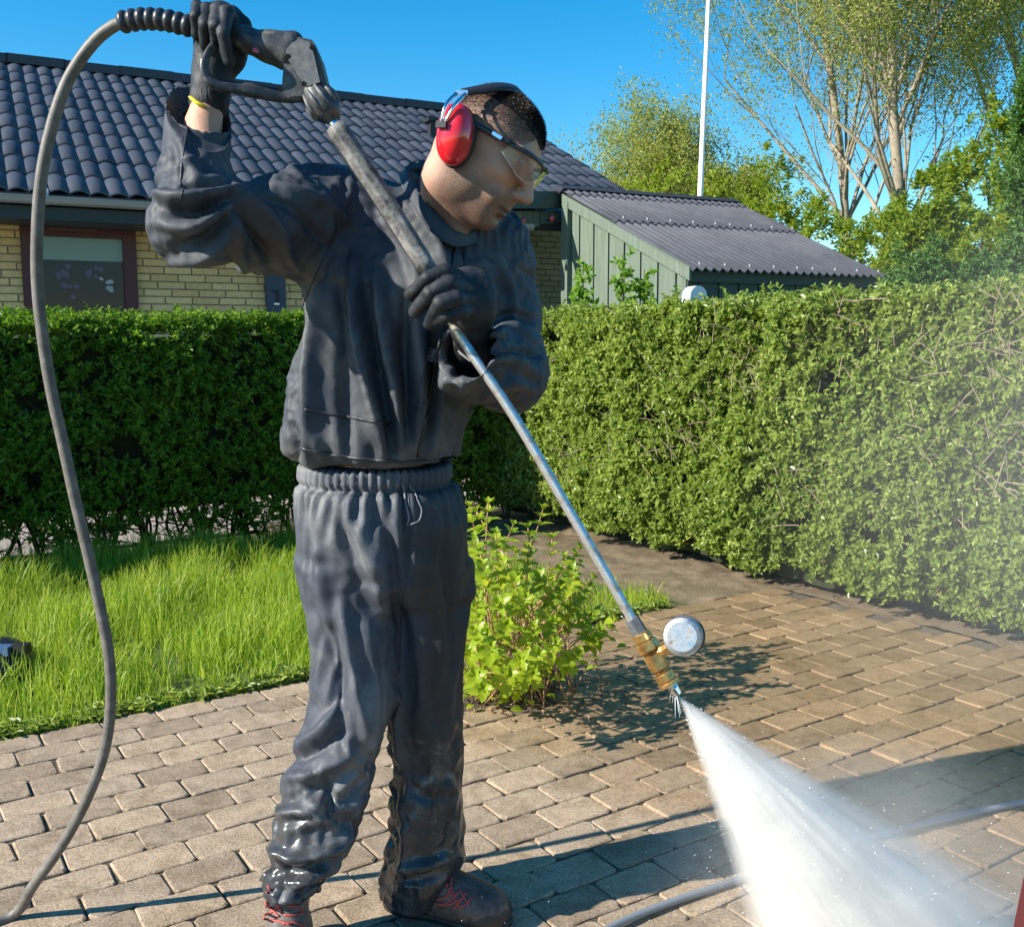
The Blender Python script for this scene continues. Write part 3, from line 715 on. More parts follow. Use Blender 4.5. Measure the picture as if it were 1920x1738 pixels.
# house number plate
pl = s_at(515, .03, 1.7); m_plate = mat('slate_blue_plate', (.035,.05,.085), .5); npl = link('number_plate', MB().box(HP(pl, .05, 1.45), (.185,.06,1.3), ax=(HE,HN,UP)).mesh('number_plate', m_plate), house)
z1 = P(515, 553, 9.5)[2]; mdg = mat('black_numeral', (.004,.005,.012), .5)
link('numeral', MB().box(HP(pl+.012,.084,z1-.005), (.026,.010,.115), ax=(HE,HN,UP)).box(HP(pl-.022,.083,z1+.044), (.042,.008,.020), ax=(HE,HN,UP)).mesh('numeral', mdg), npl)
link('key_glint', MB().box(HP(pl,.086,z1-.077), (.05,.012,.014), ax=(HE,HN,UP)).mesh('key_glint', mat('steel_bit', (.6,.62,.65), .25, 1)), npl)
# porch beams with coloured lamps
m_green = mat('sage_green_paint', (.19,.27,.17), .7); gg = geopos(m_green, (30,30,2)); ng = noise(m_green, gg, 1, 4); L(m_green, ramp(m_green, ng.outputs[0], [(.3,(.085,.115,.085)),(.7,(.13,.165,.125))]).outputs[0], B(m_green).inputs['Base Color'])
m_dgreen = mat('dark_and_shaded_green', (.022,.05,.038), .55)  # dark green parts; also the shaded tone of the shed front
porch = thing('porch_beam', 'green painted porch beam with dark fascia between brick wall and shed', 'porch', tuple(P(1000,560,10.3)*np.array([1,1,0])))
a, b = P(905, 425, 9.9), P(1052, 362, 10.6)
def quadbox(mb, u0, u1, v0, v1, Y0, Y1, th):
    "board seen between pixels u0..u1 (at depths Y0, Y1) and v0..v1, thickness th going back"
    A = P(u0, v1, Y0); Bp = P(u1, v1, Y1); zt = P(u0, v0, Y0)[2]; zt2 = P(u1, v0, Y1)[2]
    d = (Bp-A); d[2] = 0; d /= np.linalg.norm(d); nb_ = np.array([-d[1], d[0], 0])*th
    A2 = A.copy(); A2[2] = zt; B2 = Bp.copy(); B2[2] = zt2
    vs = [A, Bp, B2, A2]; vs = vs+[q+nb_ for q in vs]; return mb.add(vs, [(0,1,2,3),(7,6,5,4),(0,4,5,1),(1,5,6,2),(2,6,7,3),(3,7,4,0)])
link('fascia', quadbox(MB(), 900, 1056, 359, 391, 9.6, 10.35, .05).mesh('fascia', m_dgreen), porch)
for (u0, u1) in ((885, 1012), (1014, 1049)):
    link('beam', quadbox(MB(), u0, u1, 396 + (u0-885)*.0, 425-(u0-885)*.04, 9.8+(u0-885)*.004, 9.8+(u1-885)*.004, .12).mesh('beam', m_green), porch)
link('porch_roof', MB().add([P(900,359,9.62), P(1056,359,10.37), P(1056,359,10.37)-HN*3, P(900,359,9.62)-HN*3],[(0,1,2,3)]).mesh('porch_roof', m_ridge), porch)
for (u, v, Yl, colr, nm) in ((945, 419, 9.9, (.6,.35,.02), 'yellow'), (981, 413, 10.0, (.45,.01,.02), 'red'), (1035, 408, 10.2, (.40,.02,.05), 'dull red')):
    t = thing('festoon_lamp', f'{nm} glass festoon bulb hanging from the green porch beam' if nm != 'red' else 'bright red glass festoon bulb hanging mid-beam on the porch', 'lamp', tuple(P(u, v+4, Yl)), 'coloured bulbs on the porch beam')
    c = P(u, v, Yl); mbq = MB(); rr_ = .028
    pr = [(.0,-.040),(.020,-.033),(.028,-.014),(.026,.004),(.014,.020),(.010,.024)]
    vs = []; 
    for (r_, z_) in pr:
        for q in range(10): vs.append((c[0]+r_*math.cos(q*.628), c[1]+r_*math.sin(q*.628), c[2]+z_))
    fs = [(i*10+q, i*10+(q+1)%10, (i+1)*10+(q+1)%10, (i+1)*10+q) for i in range(5) for q in range(10)]
    link('bulb', mbq.add(vs, fs).mesh('bulb', mat('glass_'+nm.replace(' ','_'), colr, .15, Coat_Weight=1.0), True), t)
    link('socket', MB().tube([c+UP*.02, c+UP*.05], .013, 8).tube([c+UP*.05, c+UP*.085], .004, 6).mesh('socket', m_dgreen), t)
# wall lamp on the recessed bricks
sw = s_at(968, -REC, 1.9); zl = P(968, 497, 12)[2]
wl_ = thing('wall_lamp', 'small black bracket lamp on the recessed brick wall behind the man', 'lamp', tuple(HP(sw, -REC+.06, zl)))
link('bracket', MB().box(HP(sw-.06, -REC+.07, zl+.05), (.10,.10,.16), ax=(HE,HN,UP)).mesh('bracket', m_fascia), wl_); link('arm', MB().box(HP(sw+.10, -REC+.07, zl), (.22,.06,.07), ax=(HE,HN,UP)).mesh('arm', m_fascia), wl_)

# ================================================================ SHED
SC = P(1287, 508, 8.5); SC[2] = 0
def sp(a, b, z): return SC+HE*a-HN*b+UP*z            # a along the eave, b back
ze = P(1287, 505, 8.5)[2]
bt = min((abs(PIX(sp(0, t_, 2.7))[0][0]-1063), t_) for t_ in np.arange(.5,5,.02))[1]; zr = None
for z_ in np.arange(2, 4, .01):
    if PIX(sp(0, bt, z_))[0][1] < 366: zr = z_; break
sa = min((abs(PIX(sp(s_, 0, ze))[0][0]-1638), s_) for s_ in np.arange(.5,6,.02))[1]; print('shed', ze, bt, zr, sa, PIX(sp(sa,0,ze)), PIX(sp(sa,bt,zr)))
shed = thing('shed', 'green boarded shed with grey corrugated lean-to roof beyond the hedge', 'shed', tuple(sp(sa/2, bt/2, 0)))
nb = 15; bw = bt/nb
for i in range(nb):
    b0 = i*bw+.004; b1 = (i+1)*bw-.004; z0 = ze+(zr-ze)*b0/bt-.05; z1_ = ze+(zr-ze)*b1/bt-.05; pr_ = .012 if i%2 else .0
    mbx = MB().prism([sp(-pr_, b0, 0), sp(-pr_, b1, 0), sp(-pr_, b1, z1_), sp(-pr_, b0, z0)], HE, .022)
    link('side_board', mbx.mesh('side_board', m_green), shed)
link('wall_core', MB().prism([sp(.022,0.02,0), sp(.022,bt,0), sp(.022,bt,zr-.08), sp(.022,0.02,ze-.08)], HE, sa-.05).mesh('wall_core', m_dgreen), shed)
nfb = 20; fw_ = sa/nfb
for i in range(nfb):
    link('front_board', MB().box(sp((i+.5)*fw_, -.012-(.008 if i%2 else 0), (ze-.06)/2), (fw_-.006,.02,ze-.06), ax=(HE,HN,UP)).mesh('front_board', m_dgreen), shed)  # shade of the front wall put into a darker green than the side
link('corner_post', MB().box(sp(-.03, bt-.05, zr/2-.04), (.05,.12,zr-.1), ax=(HE,HN,UP)).mesh('corner_post', m_green), shed)
link('bargeboard', MB().prism([sp(-.045, -.10, ze-.10), sp(-.045, bt+.02, zr-.10), sp(-.045, bt+.02, zr+.005), sp(-.045, -.10, ze-.02+.03)], HE, .025).mesh('bargeboard', m_green), shed)
link('eave_board', MB().box(sp(sa/2, -.05, ze-.055), (sa, .025, .10), ax=(HE,HN,UP)).mesh('eave_board', m_dgreen), shed)
m_eter = mat('grey_fibre_cement', (.15,.15,.185), .75); ge = geopos(m_eter); ne = noise(m_eter, ge, 4, 5, .65); L(m_eter, ramp(m_eter, ne.outputs[0], [(.3,(.060,.061,.072)),(.7,(.100,.100,.112))]).outputs[0], B(m_eter).inputs['Base Color']); bump(m_eter, ne.outputs[0], .2, .01)
rise = (zr-ze)/bt; rows = [(-.14, bt*.56), (bt*.52, bt*.96), (bt*.92, bt*1.02)]; pitch = .088
ncs = 4; cw_ = (sa+.10)/ncs
for ri, (b0, b1) in enumerate(rows):
    for ci in range(ncs):
        a0 = -.05+ci*cw_; na = int(cw_/pitch*8)
        V = []
        aa = np.linspace(a0, a0+cw_+.0, na+1)
        for bb, lf in ((b0, .018+.0), (b1, .0)):
            for a_ in aa: V.append(sp(a_, bb, ze+rise*bb+.035+lf-.006*ri*0+.016*math.cos(2*math.pi*a_/pitch)))
        for a_ in aa: V.append(sp(a_, b0, ze+rise*b0+.035+.018-.008+.016*math.cos(2*math.pi*a_/pitch)))
        n1_ = na+1; F = [(k, k+1, n1_+k+1, n1_+k) for k in range(na)]+[(2*n1_+k, 2*n1_+k+1, k+1, k) for k in range(na)]
        link('corrugated_sheet', MB().add(V, F).mesh('corrugated_sheet', m_eter, True), shed)
mb = MB()
for ri, b0 in enumerate((-.06, bt*.55)):
    for k in range(9):
        a_ = round((.12+k*sa/8.6)/pitch)*pitch; c = sp(a_, b0, ze+rise*b0+.035+.034); mb.tube([c-UP*.01, c+UP*.012], [.012,.010], 6)
stuff(link('screw_cap', mb.mesh('screw_cap', mat('screw_white', (.26,.26,.28), .5)), shed))
link('ridge_flashing', MB().prism([sp(-.06, bt*.98, zr+.05), sp(-.06, bt*1.04, zr+.10), sp(-.06, bt*1.12, zr+.06), sp(-.06, bt*1.1, zr-.05)], HE, sa+.10).mesh('ridge_flashing', mat('ridge_black', (.02,.024,.035), .6)), shed)

# arched letterbox in front of the shed corner
lb = thing('letterbox', 'pale round-topped letterbox standing in front of the shed corner, only its top above the hedge', 'letterbox', tuple(P(1312,640,7.6)*np.array([1,1,0])))
c = P(1310, 556, 7.6); rad_ = .078; LE = HE; LD = -HN
out = [c+LE*rad_*math.cos(t)+UP*rad_*math.sin(t) for t in np.linspace(0, math.pi, 17)] + [c-LE*rad_-UP*.12, c+LE*rad_-UP*.12]
link('body', MB().prism(out, LD, .10).mesh('body', mat('white_enamel', (.72,.74,.76), .35)), lb)
link('post', MB().box((c[0]+LD[0]*.05, c[1]+LD[1]*.05, (c[2]-.12)/2), (.05,.05,c[2]-.12)).mesh('post', m_dgreen), lb)

# climbing plants in front of the shed side
m_vine = leafmat('vine_leaf', [(0,(.10,.20,.02)),(.6,(.18,.32,.04)),(1,(.30,.38,.08))], .4, .5)
for (u, v0, v1, nn_s, lab) in ((1093, 500, 575, 26, 'light green leafy shoot at the left of the shed wall above the hedge'), (1167, 478, 575, 22, 'tall thin leafy shoot in the middle of the shed wall'), (1208, 505, 575, 22, 'pale feathery shoot nearest the shed corner')):
    t = thing('young_plant', lab, 'plant', tuple(P(u, 700, 7.3)*np.array([1,1,0])), 'shoots in front of the shed')
    top_, bot = P(u, v0, 7.3), P(u-3, v1+40, 7.3); bot[2] = 0
    link('stem', MB().tube(spl([bot, (bot+top_)/2+HE*.02, top_], 4), .004, 5).mesh('stem', m_twig), t)
    k = nn_s; tt = RNG.uniform(0,1,k); zt_ = P(u, v1+10, 7.3)[2]; c = np.tile(top_, (k,1)); c[:,2] = zt_+(top_[2]-zt_)*tt; c[:,0] += RNG.normal(0,.045,k)*(1.1-tt*.5); c[:,1] += RNG.normal(0,.04,k)
    V, F = shoots(c, RNG.normal(0,.6,(k,3))+UP*.5, 6, .05, .055, .03, 1.0); link('leaf', mesh_np('leaf', V, F, m_vine), t)['kind'] = 'stuff'

# ================================================================ FLAGPOLE
fp0 = P(1313, 362, 20); fp1 = P(1331, -60, 20); dd = (fp1-fp0)/(fp1[2]-fp0[2]); base_ = fp0-dd*fp0[2]
fp = thing('flagpole', 'tall white flagpole rising behind the shed roof', 'flagpole', tuple(base_)); m_white = mat('white_paint', (.8,.8,.8), .4)
link('pole', MB().tube([base_, base_+dd*4, base_+dd*9.5], [.07,.055,.03], 14).mesh('pole', m_white, True), fp)
link('finial', MB().tube([base_+dd*9.5, base_+dd*9.56, base_+dd*9.62], [.05,.06,.02], 12).mesh('finial', m_white, True), fp)

# ================================================================ TREES
m_tbark = mat('grey_bark', (.16,.13,.10), .95); gt = geopos(m_tbark); ntb = noise(m_tbark, gt, 5, 5, .7); L(m_tbark, ramp(m_tbark, ntb.outputs[0], [(.3,(.17,.145,.105)),(.7,(.34,.29,.21))]).outputs[0], B(m_tbark).inputs['Base Color'])
m_spring = leafmat('spring_leaf', [(0,(.16,.21,.05)),(.5,(.27,.31,.08)),(1,(.42,.40,.14))], .42, .5, scale=1)
m_yg = leafmat('yellow_green_leaf', [(0,(.10,.17,.018)),(.5,(.20,.28,.025)),(1,(.38,.38,.05))], .4, .5, scale=1.2)
m_dg = leafmat('conifer_leaf', [(0,(.035,.09,.02)),(.5,(.09,.19,.04)),(1,(.17,.28,.07))], .3, .5, scale=1.5)
def tree(label, base, height, spread, levels=5, tr_r=.22, seed=1, leaf_n=5, leaf_s=.12, lm=m_spring, kind='tree', lean=(0,0), fork=.3, dens=1.0, name='tree', group=None, nlead=13):
    rd = random.Random(seed); root = thing(name, label, kind, tuple(base), group); tb = MB(); tips = []
    base = np.array(base, float)
    def grow(p, d, length, r, lv):
        n_ = 3 if lv else 7; pts = [p]; q = p.copy(); dd_ = d.copy()
        for i in range(n_):
            dd_ = dd_+np.array([rd.gauss(0,.14 if lv else .05), rd.gauss(0,.14 if lv else .05), rd.gauss(.05,.06)]); dd_ /= np.linalg.norm(dd_); q = q+dd_*length/n_; pts.append(q.copy())
        rs = [r*(1-.45*i/n_) for i in range(n_+1)]; (trunk if lv == 0 else tb).tube(pts, rs, 7 if lv < 2 else (5 if lv < 3 else 3), cap=False)
        if lv >= levels:
            tips.append((q.copy(), dd_.copy())); return
        nb_ = (nlead if lv < 1 else (4 if lv < levels-1 else 5))
        for i in range(nb_):
            k = (rd.uniform(.16,1.0) if lv == 0 else rd.uniform(.35,1.0)) if i else 1.0; j = min(int(k*n_), n_-1); pp = pts[j]+(pts[j+1]-pts[j])*(k*n_-j) if k < 1 else pts[-1]
            a = rd.uniform(0, 6.283); tl = rd.uniform(.35,.95)*spread*(1.0 if i else .45); b_ = np.array([math.cos(a), math.sin(a), 0]); nd = dd_+b_*tl; nd[2] += .12; nd /= np.linalg.norm(nd)
            grow(pp, nd, length*(rd.uniform(.58,.80) if lv or nlead < 5 else rd.uniform(.26,.46)*(1.25-.55*k)), rs[-1]*rd.uniform(.5,.75), lv+1)
            if lv >= 2: tips.append((pp.copy(), nd.copy()))
    trunk = MB(); grow(base, np.array([lean[0], lean[1], 1.0]), height*fork, tr_r, 0)
    link('trunk', trunk.mesh('trunk', m_tbark, True), root); link('branch', tb.mesh('branch', m_tbark, True), root)['kind'] = 'stuff'
    T = np.array([t[0] for t in tips]); Dn = np.array([t[1] for t in tips]); sel = RNG.random(len(T)) < dens; T, Dn = T[sel], Dn[sel]
    k = len(T)*leaf_n; c = np.repeat(T, leaf_n, 0)+RNG.normal(0, leaf_s*1.6, (k,3)); V, F = leaf_arrays(c, rnd_dir(k), rnd_dir(k), leaf_s*RNG.uniform(.5,1.3,k), leaf_s*.55*RNG.uniform(.6,1.2,k))
    link('crown', mesh_np('crown', V, F, lm), root)['kind'] = 'stuff'; return root
def gz0(p): q = np.array(p, float); q[2] = 0; return q
tree('tall half-bare spring tree with forked grey trunk, right of the flagpole', gz0(P(1700, 480, 30)), 19, 1.05, 5, .19, 11, 7, .10, dens=.75, fork=.72, nlead=19)
tree('second tall sparse tree with straight trunk just left of the forked one', gz0(P(1612, 470, 33)), 18, 1.05, 5, .16, 5, 7, .10, dens=.75, fork=.72, nlead=18)
tree('tall sparse tree at the right behind the leafy column', gz0(P(1840, 480, 36)), 19, 1.05, 5, .17, 23, 7, .11, dens=.75, fork=.72, nlead=18)
tree('small rounded half-bare tree directly behind the shed ridge', gz0(P(1225, 400, 42)), 9.6, 1.2, 5, .16, 8, 5, .13, dens=.6, fork=.70, nlead=20)
tree('low half-bare tree between the flagpole and the shed ridge end', gz0(P(1345, 400, 40)), 8, 1.15, 5, .13, 31, 5, .13, dens=.55, fork=.66)
def bushy(label, u, v0, v1, Y, wpx, lm, n_=2600, ls=.12, cat='shrub', name='shrub', seed=0, depth=None, hole=.25):
    top_ = P(u, v0, Y)[2]; c = gz0(P(u, v1, Y)); wd = wpx/FPX*Y/2; root = thing(name, label, cat, tuple(c))
    rr_ = np.random.default_rng(seed); k = n_; th = rr_.random(k)*6.283; zz = rr_.random(k)**.8; rad = np.sqrt(rr_.random(k))*.5+.5
    prof = np.sqrt(np.clip(1-(zz*.98)**2.6, 0, 1)); dp = depth or wd
    q = np.stack([np.cos(th)*rad*prof*wd, np.sin(th)*rad*prof*dp, zz*top_], 1); q *= (1+.22*fbm(q*1.1/max(wd,.5)*1.8+seed, 3))[:,None]; q = q+c
    keep = vnoise(q*1.6+seed*3) > -hole; q = q[keep]; V, F = shoots(q, (q-c)*np.array([1,1,.5])+rr_.normal(0,.5,(len(q),3)), 6, ls*1.6, ls, ls*.5)
    link('foliage', mesh_np('foliage', V, F, lm), root)['kind'] = 'stuff'
    mb = MB()
    for _ in range(7):
        a = rr_.random()*6.28; e_ = c+np.array([math.cos(a)*wd*.45, math.sin(a)*dp*.45, top_*.8]); mb.tube([c+rr_.normal(0,.03,3)*np.array([1,1,0]), (c+e_)/2+rr_.normal(0,.1,3), e_], [.04,.025,.01], 5)
    link('stem', mb.mesh('stem', m_bark), root); return root
bushy('yellow-green shrub just right of the shed roof', 1545, 415, 520, 22, 190, m_yg, 1500, seed=1, hole=.1)
bushy('broad yellow-green shrub in the middle below the tall trees', 1655, 425, 520, 21, 200, m_yg, 1500, seed=2, hole=.1)
bushy('tall golden-green shrub at the right below the tall trees', 1815, 300, 520, 20, 240, m_yg, 2800, .12, seed=3, hole=.1)
bushy('green shrub filling the gap left of the leafy column', 1868, 372, 540, 17, 170, m_yg, 2200, .10, seed=9, hole=.2)
bushy('wide golden-green bush far back beside the leafy column', 1850, 395, 520, 27, 300, m_yg, 2600, .14, seed=12, hole=.5)
bushy('low golden-green shrub under the forked trunk', 1725, 380, 520, 19, 160, m_yg, seed=4)
bushy('distant green bush line behind the shed ridge and flagpole', 1290, 352, 420, 38, 420, m_yg, 1500, .18, seed=5)
bushy('distant low green bush right behind the end of the shed ridge', 1440, 345, 430, 34, 200, m_yg, 1600, .16, seed=6)
bushy('tall dark green leafy column cut by the right edge of the photo', 1935, 120, 620, 13, 135, m_dg, 5200, .075, cat='conifer', name='conifer', seed=7, hole=.6)
fh = bushy('farther dark green clipped hedge beyond the right end of the shed', 1790, 488, 560, 10.5, 330, m_dg, 5600, .05, cat='hedge', name='hedge', seed=8, depth=.6, hole=.7)
# ================================================================ THE MAN
from mathutils.bvhtree import BVHTree
CAMP = Vector((0,0,CAMH))
def raydir(u, v): a = (u-960)/FPX; b = (869-v)/FPX; return Vector((a, CP+b*SP, b*CP-SP)).normalized()
def bvh_of(V, Q): return BVHTree.FromPolygons([tuple(v) for v in V], [tuple(map(int, q)) for q in Q])
def on(bvh, u, v, off=.001, Yf=2.0):
    h = bvh.ray_cast(CAMP, raydir(u, v))
    if h[0] is None: return P(u, v, Yf)
    return np.array(h[0]+h[1].normalized()*off) if h[1].dot(raydir(u,v)) < 0 else np.array(h[0]-h[1].normalized()*off)
def trace(bvh, pts, off=.001, n=8, Yf=2.0): return [on(bvh, q[0], q[1], off, Yf) for q in spl([np.array(p, float) for p in pts], n)]

person = thing('person', 'man in dark rain suit, gloves and laced shoes, head bowed over the lance', 'person', (-.2, 1.98, 0))

def fabric(name, shade_x=None):
    m = mat(name, rough=.5, Specular_IOR_Level=.42)
    g = geopos(m); s_ = N(m, 'ShaderNodeSeparateXYZ'); L(m, g, s_.inputs[0])
    n1 = noise(m, g, 4.5, 5, .65, .6); n2 = noise(m, g, 26, 5, .7); n3 = noise(m, g, 260, 2, .5); n4 = noise(m, g, 11, 5, .72, 1.5)
    dust = ramp(m, n1.outputs[0], [(.30,(.019,.024,.037)),(.52,(.050,.055,.065)),(.70,(.125,.126,.126))])
    c = mix(m, .6, dust.outputs[0], ramp(m, n2.outputs[0], [(.3,(.6,.62,.66)),(.65,(1.2,1.18,1.14))]).outputs[0], 'MULTIPLY')
    # wet below the knees and splashed higher up
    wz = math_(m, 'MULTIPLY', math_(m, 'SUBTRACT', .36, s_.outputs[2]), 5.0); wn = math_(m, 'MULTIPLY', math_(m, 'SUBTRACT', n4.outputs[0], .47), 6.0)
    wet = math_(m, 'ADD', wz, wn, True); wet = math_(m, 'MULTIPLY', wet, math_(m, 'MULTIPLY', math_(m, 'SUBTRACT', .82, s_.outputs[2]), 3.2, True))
    if shade_x is not None:      # leg near the spray painted dark for shade, sunlit leg painted paler, dusty grey
        wx = math_(m, 'ADD', math_(m, 'MULTIPLY', math_(m, 'SUBTRACT', s_.outputs[0], shade_x), 14.0), math_(m, 'MULTIPLY', math_(m, 'SUBTRACT', n1.outputs[0], .5), 3.0), True)
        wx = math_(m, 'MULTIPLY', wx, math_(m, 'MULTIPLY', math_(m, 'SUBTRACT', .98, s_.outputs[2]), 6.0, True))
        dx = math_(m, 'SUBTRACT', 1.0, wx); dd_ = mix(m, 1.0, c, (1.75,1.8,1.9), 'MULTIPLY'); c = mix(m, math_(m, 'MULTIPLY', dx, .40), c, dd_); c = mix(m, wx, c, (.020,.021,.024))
    mud = ramp(m, n4.outputs[0], [(.42,(.014,.015,.018)),(.58,(.06,.06,.06)),(.72,(.16,.15,.135))])
    lowc = mix(m, .25, mud.outputs[0], (.02,.023,.03), 'MIX')
    L(m, mix(m, wet, c, lowc), B(m).inputs['Base Color'])
    rr = math_(m, 'SUBTRACT', .64, math_(m, 'MULTIPLY', wet, math_(m, 'SUBTRACT', .62, math_(m, 'MULTIPLY', n4.outputs[0], .42)))); L(m, math_(m, 'ADD', rr, math_(m, 'MULTIPLY', math_(m, 'SUBTRACT', n2.outputs[0], .5), .25)), B(m).inputs['Roughness'])
    b1 = bump(m, n3.outputs[0], .22, .0006); b2 = bump(m, n2.outputs[0], .25, .003, b1)
    cw_ = geopos(m, (1.0, 1.0, .42)); wr = N(m, 'ShaderNodeTexNoise', noise_type='RIDGED_MULTIFRACTAL'); wr.inputs['Scale'].default_value = 13; wr.inputs['Detail'].default_value = 3; wr.inputs['Roughness'].default_value = .42; wr.inputs['Distortion'].default_value = 1.1; L(m, cw_, wr.inputs['Vector'])
    wm = math_(m, 'MULTIPLY', wr.outputs[0], ramp(m, n1.outputs[0], [(.40,(.45,.45,.45)),(.60,(1,1,1))]).outputs[0]); bump(m, wm, .35, .006, b2)
    return m
m_suit = fabric('rain_suit_fabric'); m_trs = fabric('splashed_shaded_trousers', -.235)
m_seam = mat('dark_seam', (.025,.028,.035), .5)
m_skin = mat('skin', (.5,.3,.22), .48, Subsurface_Weight=.12, Subsurface_Scale=.02, Subsurface_Radius=(1,.35,.2))
at = N(m_skin, 'ShaderNodeAttribute', attribute_name='stubble'); gs = geopos(m_skin); nsk = noise(m_skin, gs, 90, 4, .6); nst = noise(m_skin, gs, 900, 2, .8); nbl = noise(m_skin, gs, 18, 3)
sk = mix(m_skin, .5, (.50,.295,.205), ramp(m_skin, nbl.outputs[0], [(.32,(1.0,.72,.64)),(.68,(1.06,1.04,1.0))]).outputs[0], 'MULTIPLY')
st_ = math_(m_skin, 'MULTIPLY', at.outputs['Fac'], ramp(m_skin, nst.outputs[0], [(.42,(1,1,1)),(.56,(.38,.38,.38))]).outputs[0], True)
at2 = N(m_skin, 'ShaderNodeAttribute', attribute_name='lips')
skl = mix(m_skin, at2.outputs['Fac'], sk, (.36,.13,.11)); L(m_skin, mix(m_skin, st_, skl, (.032,.024,.020)), B(m_skin).inputs['Base Color']); bump(m_skin, math_(m_skin, 'ADD', nsk.outputs[0], nst.outputs[0]), .45, .0016)

# ---------------- jacket
def secs(tab): 
    out = []
    for v, ul, ur, Y, b in tab:
        a_, b_ = P(ul, v, Y), P(ur, v, Y); out.append((a_[2], (a_[0]+b_[0])/2, Y, (b_[0]-a_[0])/2, b))
    return out
def PP(*l): return [P(*q) for q in l]
SHR = P(606, 405, 1.99); ELR = P(383, 415, 1.73); WRR = P(388, 215, 1.86)
SHL = P(905, 470, 2.05); ELL_ = P(950, 690, 1.99); WRL = P(872, 655, 1.80)
J = SDF((-.80, 1.56, .86), (.20, 2.32, 1.70), .0052)
J.loft(secs([(345,700,838,2.02,.06),(362,610,862,2.02,.088),(392,572,905,2.02,.115),(440,556,935,2.02,.135),(500,556,950,2.01,.148),(560,566,948,2.0,.152),(620,573,930,2.0,.152),(700,562,903,2.0,.155),(770,545,885,2.0,.160),(815,536,872,2.0,.165),(842,540,866,2.0,.160),(858,556,862,2.0,.145)]), .02)
J.ell(P(632,388,2.0), (.10,.085,.066), None, .05)
J.cone(P(640,405,2.01), .086, P(540,415,1.90), .082, .05).cone(P(540,415,1.90), .082, ELR, .073, .05)
J.cone(P(510,438,1.88), .060, P(590,460,1.97), .06, .06)
J.cone(ELR, .073, P(370,340,1.79), .065, .03).cone(P(370,340,1.79), .065, P(378,140,1.865), .061, .02)
J.ell(P(352,432,1.73), (.050,.05,.047), None, .05)
J.cone(P(860,440,2.04), .09, SHL, .085, .06).cone(SHL, .088, P(938,590,2.04), .078, .04).cone(P(938,590,2.04), .078, ELL_, .070, .03)
J.cone(ELL_, .072, P(905,690,1.85), .066, .035).cone(P(905,690,1.85), .066, P(862,650,1.74), .064, .02)
J.ell(P(960,715,1.97), (.055,.06,.05), None, .04)
# hollow cuffs: rim cut by a slanted plane, then bored out
cA, cB, cC = P(318,168,1.865), P(437,224,1.865), P(378,238,1.80)
cn = np.cross(cB-cA, cC-cA); cn = cn*np.sign(cn[2]); J.plane_cut(cA, cn, np.minimum(P(270,290,1.74), P(270,290,1.74)), P(470,60,1.74)+np.array([0,.30,.1]))
J.cone(P(368,300,1.83), .042, P(379,120,1.868), .0530, .004, 'sub')
J.plane_cut(P(377,202,1.86), (P(372,150,1.84)-P(377,202,1.86))+np.array([.012,-.035,0]), P(280,240,1.75), P(460,60,2.0)+np.array([0,.1,0])) if False else None
ca = unit(P(860,640,1.72)-P(925,690,1.91)); J.plane_cut(P(868,660,1.765), ca+np.array([-.25,0,.35]), P(740,760,1.5), P(925,590,1.5)+np.array([0,.325,0]))
J.cone(P(915,690,1.90), .044, P(850,632,1.68), .056, .004, 'sub')
# collar
cb, ct = P(822,405,2.0), P(842,350,1.98)
J.cone(cb, .088, ct, .080, .02); J.cone(P(818,440,2.0), .060, P(858,290,1.96), .078, .006, 'sub')
lo_ = P(900,380,1.5); 
Vj, Qj = J.mesh(); Vj = relax(Vj, Qj, 2); Nj = vnormals(Vj, Qj)
jf = [([(606,520),(602,640),(596,760),(584,856)],15,.034),([(636,540),(640,650),(644,760),(652,856)],11,-.022),([(664,500),(676,620),(696,740),(720,852)],14,.036),([(650,480),(690,620),(712,720)],5,-.004),
 ([(707,520),(722,640),(742,760),(752,850)],12,.030),([(686,540),(700,640),(722,760),(738,850)],8,-.024),([(783,580),(786,700),(780,850)],11,.022),([(760,560),(762,700),(765,850)],10,-.016),([(812,620),(808,760),(790,858)],9,-.018),([(838,700),(822,790),(806,858)],11,.013),
 ([(560,640),(556,740),(545,840)],12,.010),
 # raised sleeve
 ([(336,462),(385,448),(440,392)],10,-.020),([(305,418),(360,425),(436,382)],10,.016),([(322,398),(370,398),(440,368)],8,-.026),([(300,368),(345,376),(430,362)],8,.020),([(345,352),(380,350),(428,345)],6,-.014),([(318,330),(350,322),(372,300)],6,.010),([(330,250),(355,300),(372,350)],9,.007),
 ([(320,492),(380,482),(430,450)],12,.012),([(440,350),(500,400),(550,490)],12,.018),([(436,370),(480,430),(510,505)],9,-.018),([(430,400),(450,450),(460,505)],9,.012),([(470,345),(560,400),(620,470)],12,-.009),([(520,345),(600,380),(660,420)],13,.009),([(560,540),(600,480),(660,420)],5,-.004),
 ([(352,176),(350,240),(338,330)],5,.003),
 # far arm and chest
 ([(930,480),(960,560),(960,620)],10,.009),([(900,640),(950,622),(1000,640)],9,.013),([(905,665),(950,650),(1004,668)],7,-.010),([(900,690),(955,672),(1004,700)],9,.010),([(915,745),(960,720),(995,730)],9,.010),([(930,600),(960,590),(995,600)],8,-.009),
 ([(740,380),(790,450),(830,560)],10,-.009),([(720,400),(770,480),(800,580)],11,.010),([(790,395),(830,480),(850,540)],9,.008),([(860,450),(885,520),(890,600)],9,-.008),
 # hem pleats
 ([(556,800),(560,860)],7,-.010),([(600,820),(606,860)],8,.007),([(700,820),(704,862)],9,-.007),([(770,800),(765,862)],8,.008)]
Dj = folds(Vj, Nj, jf)
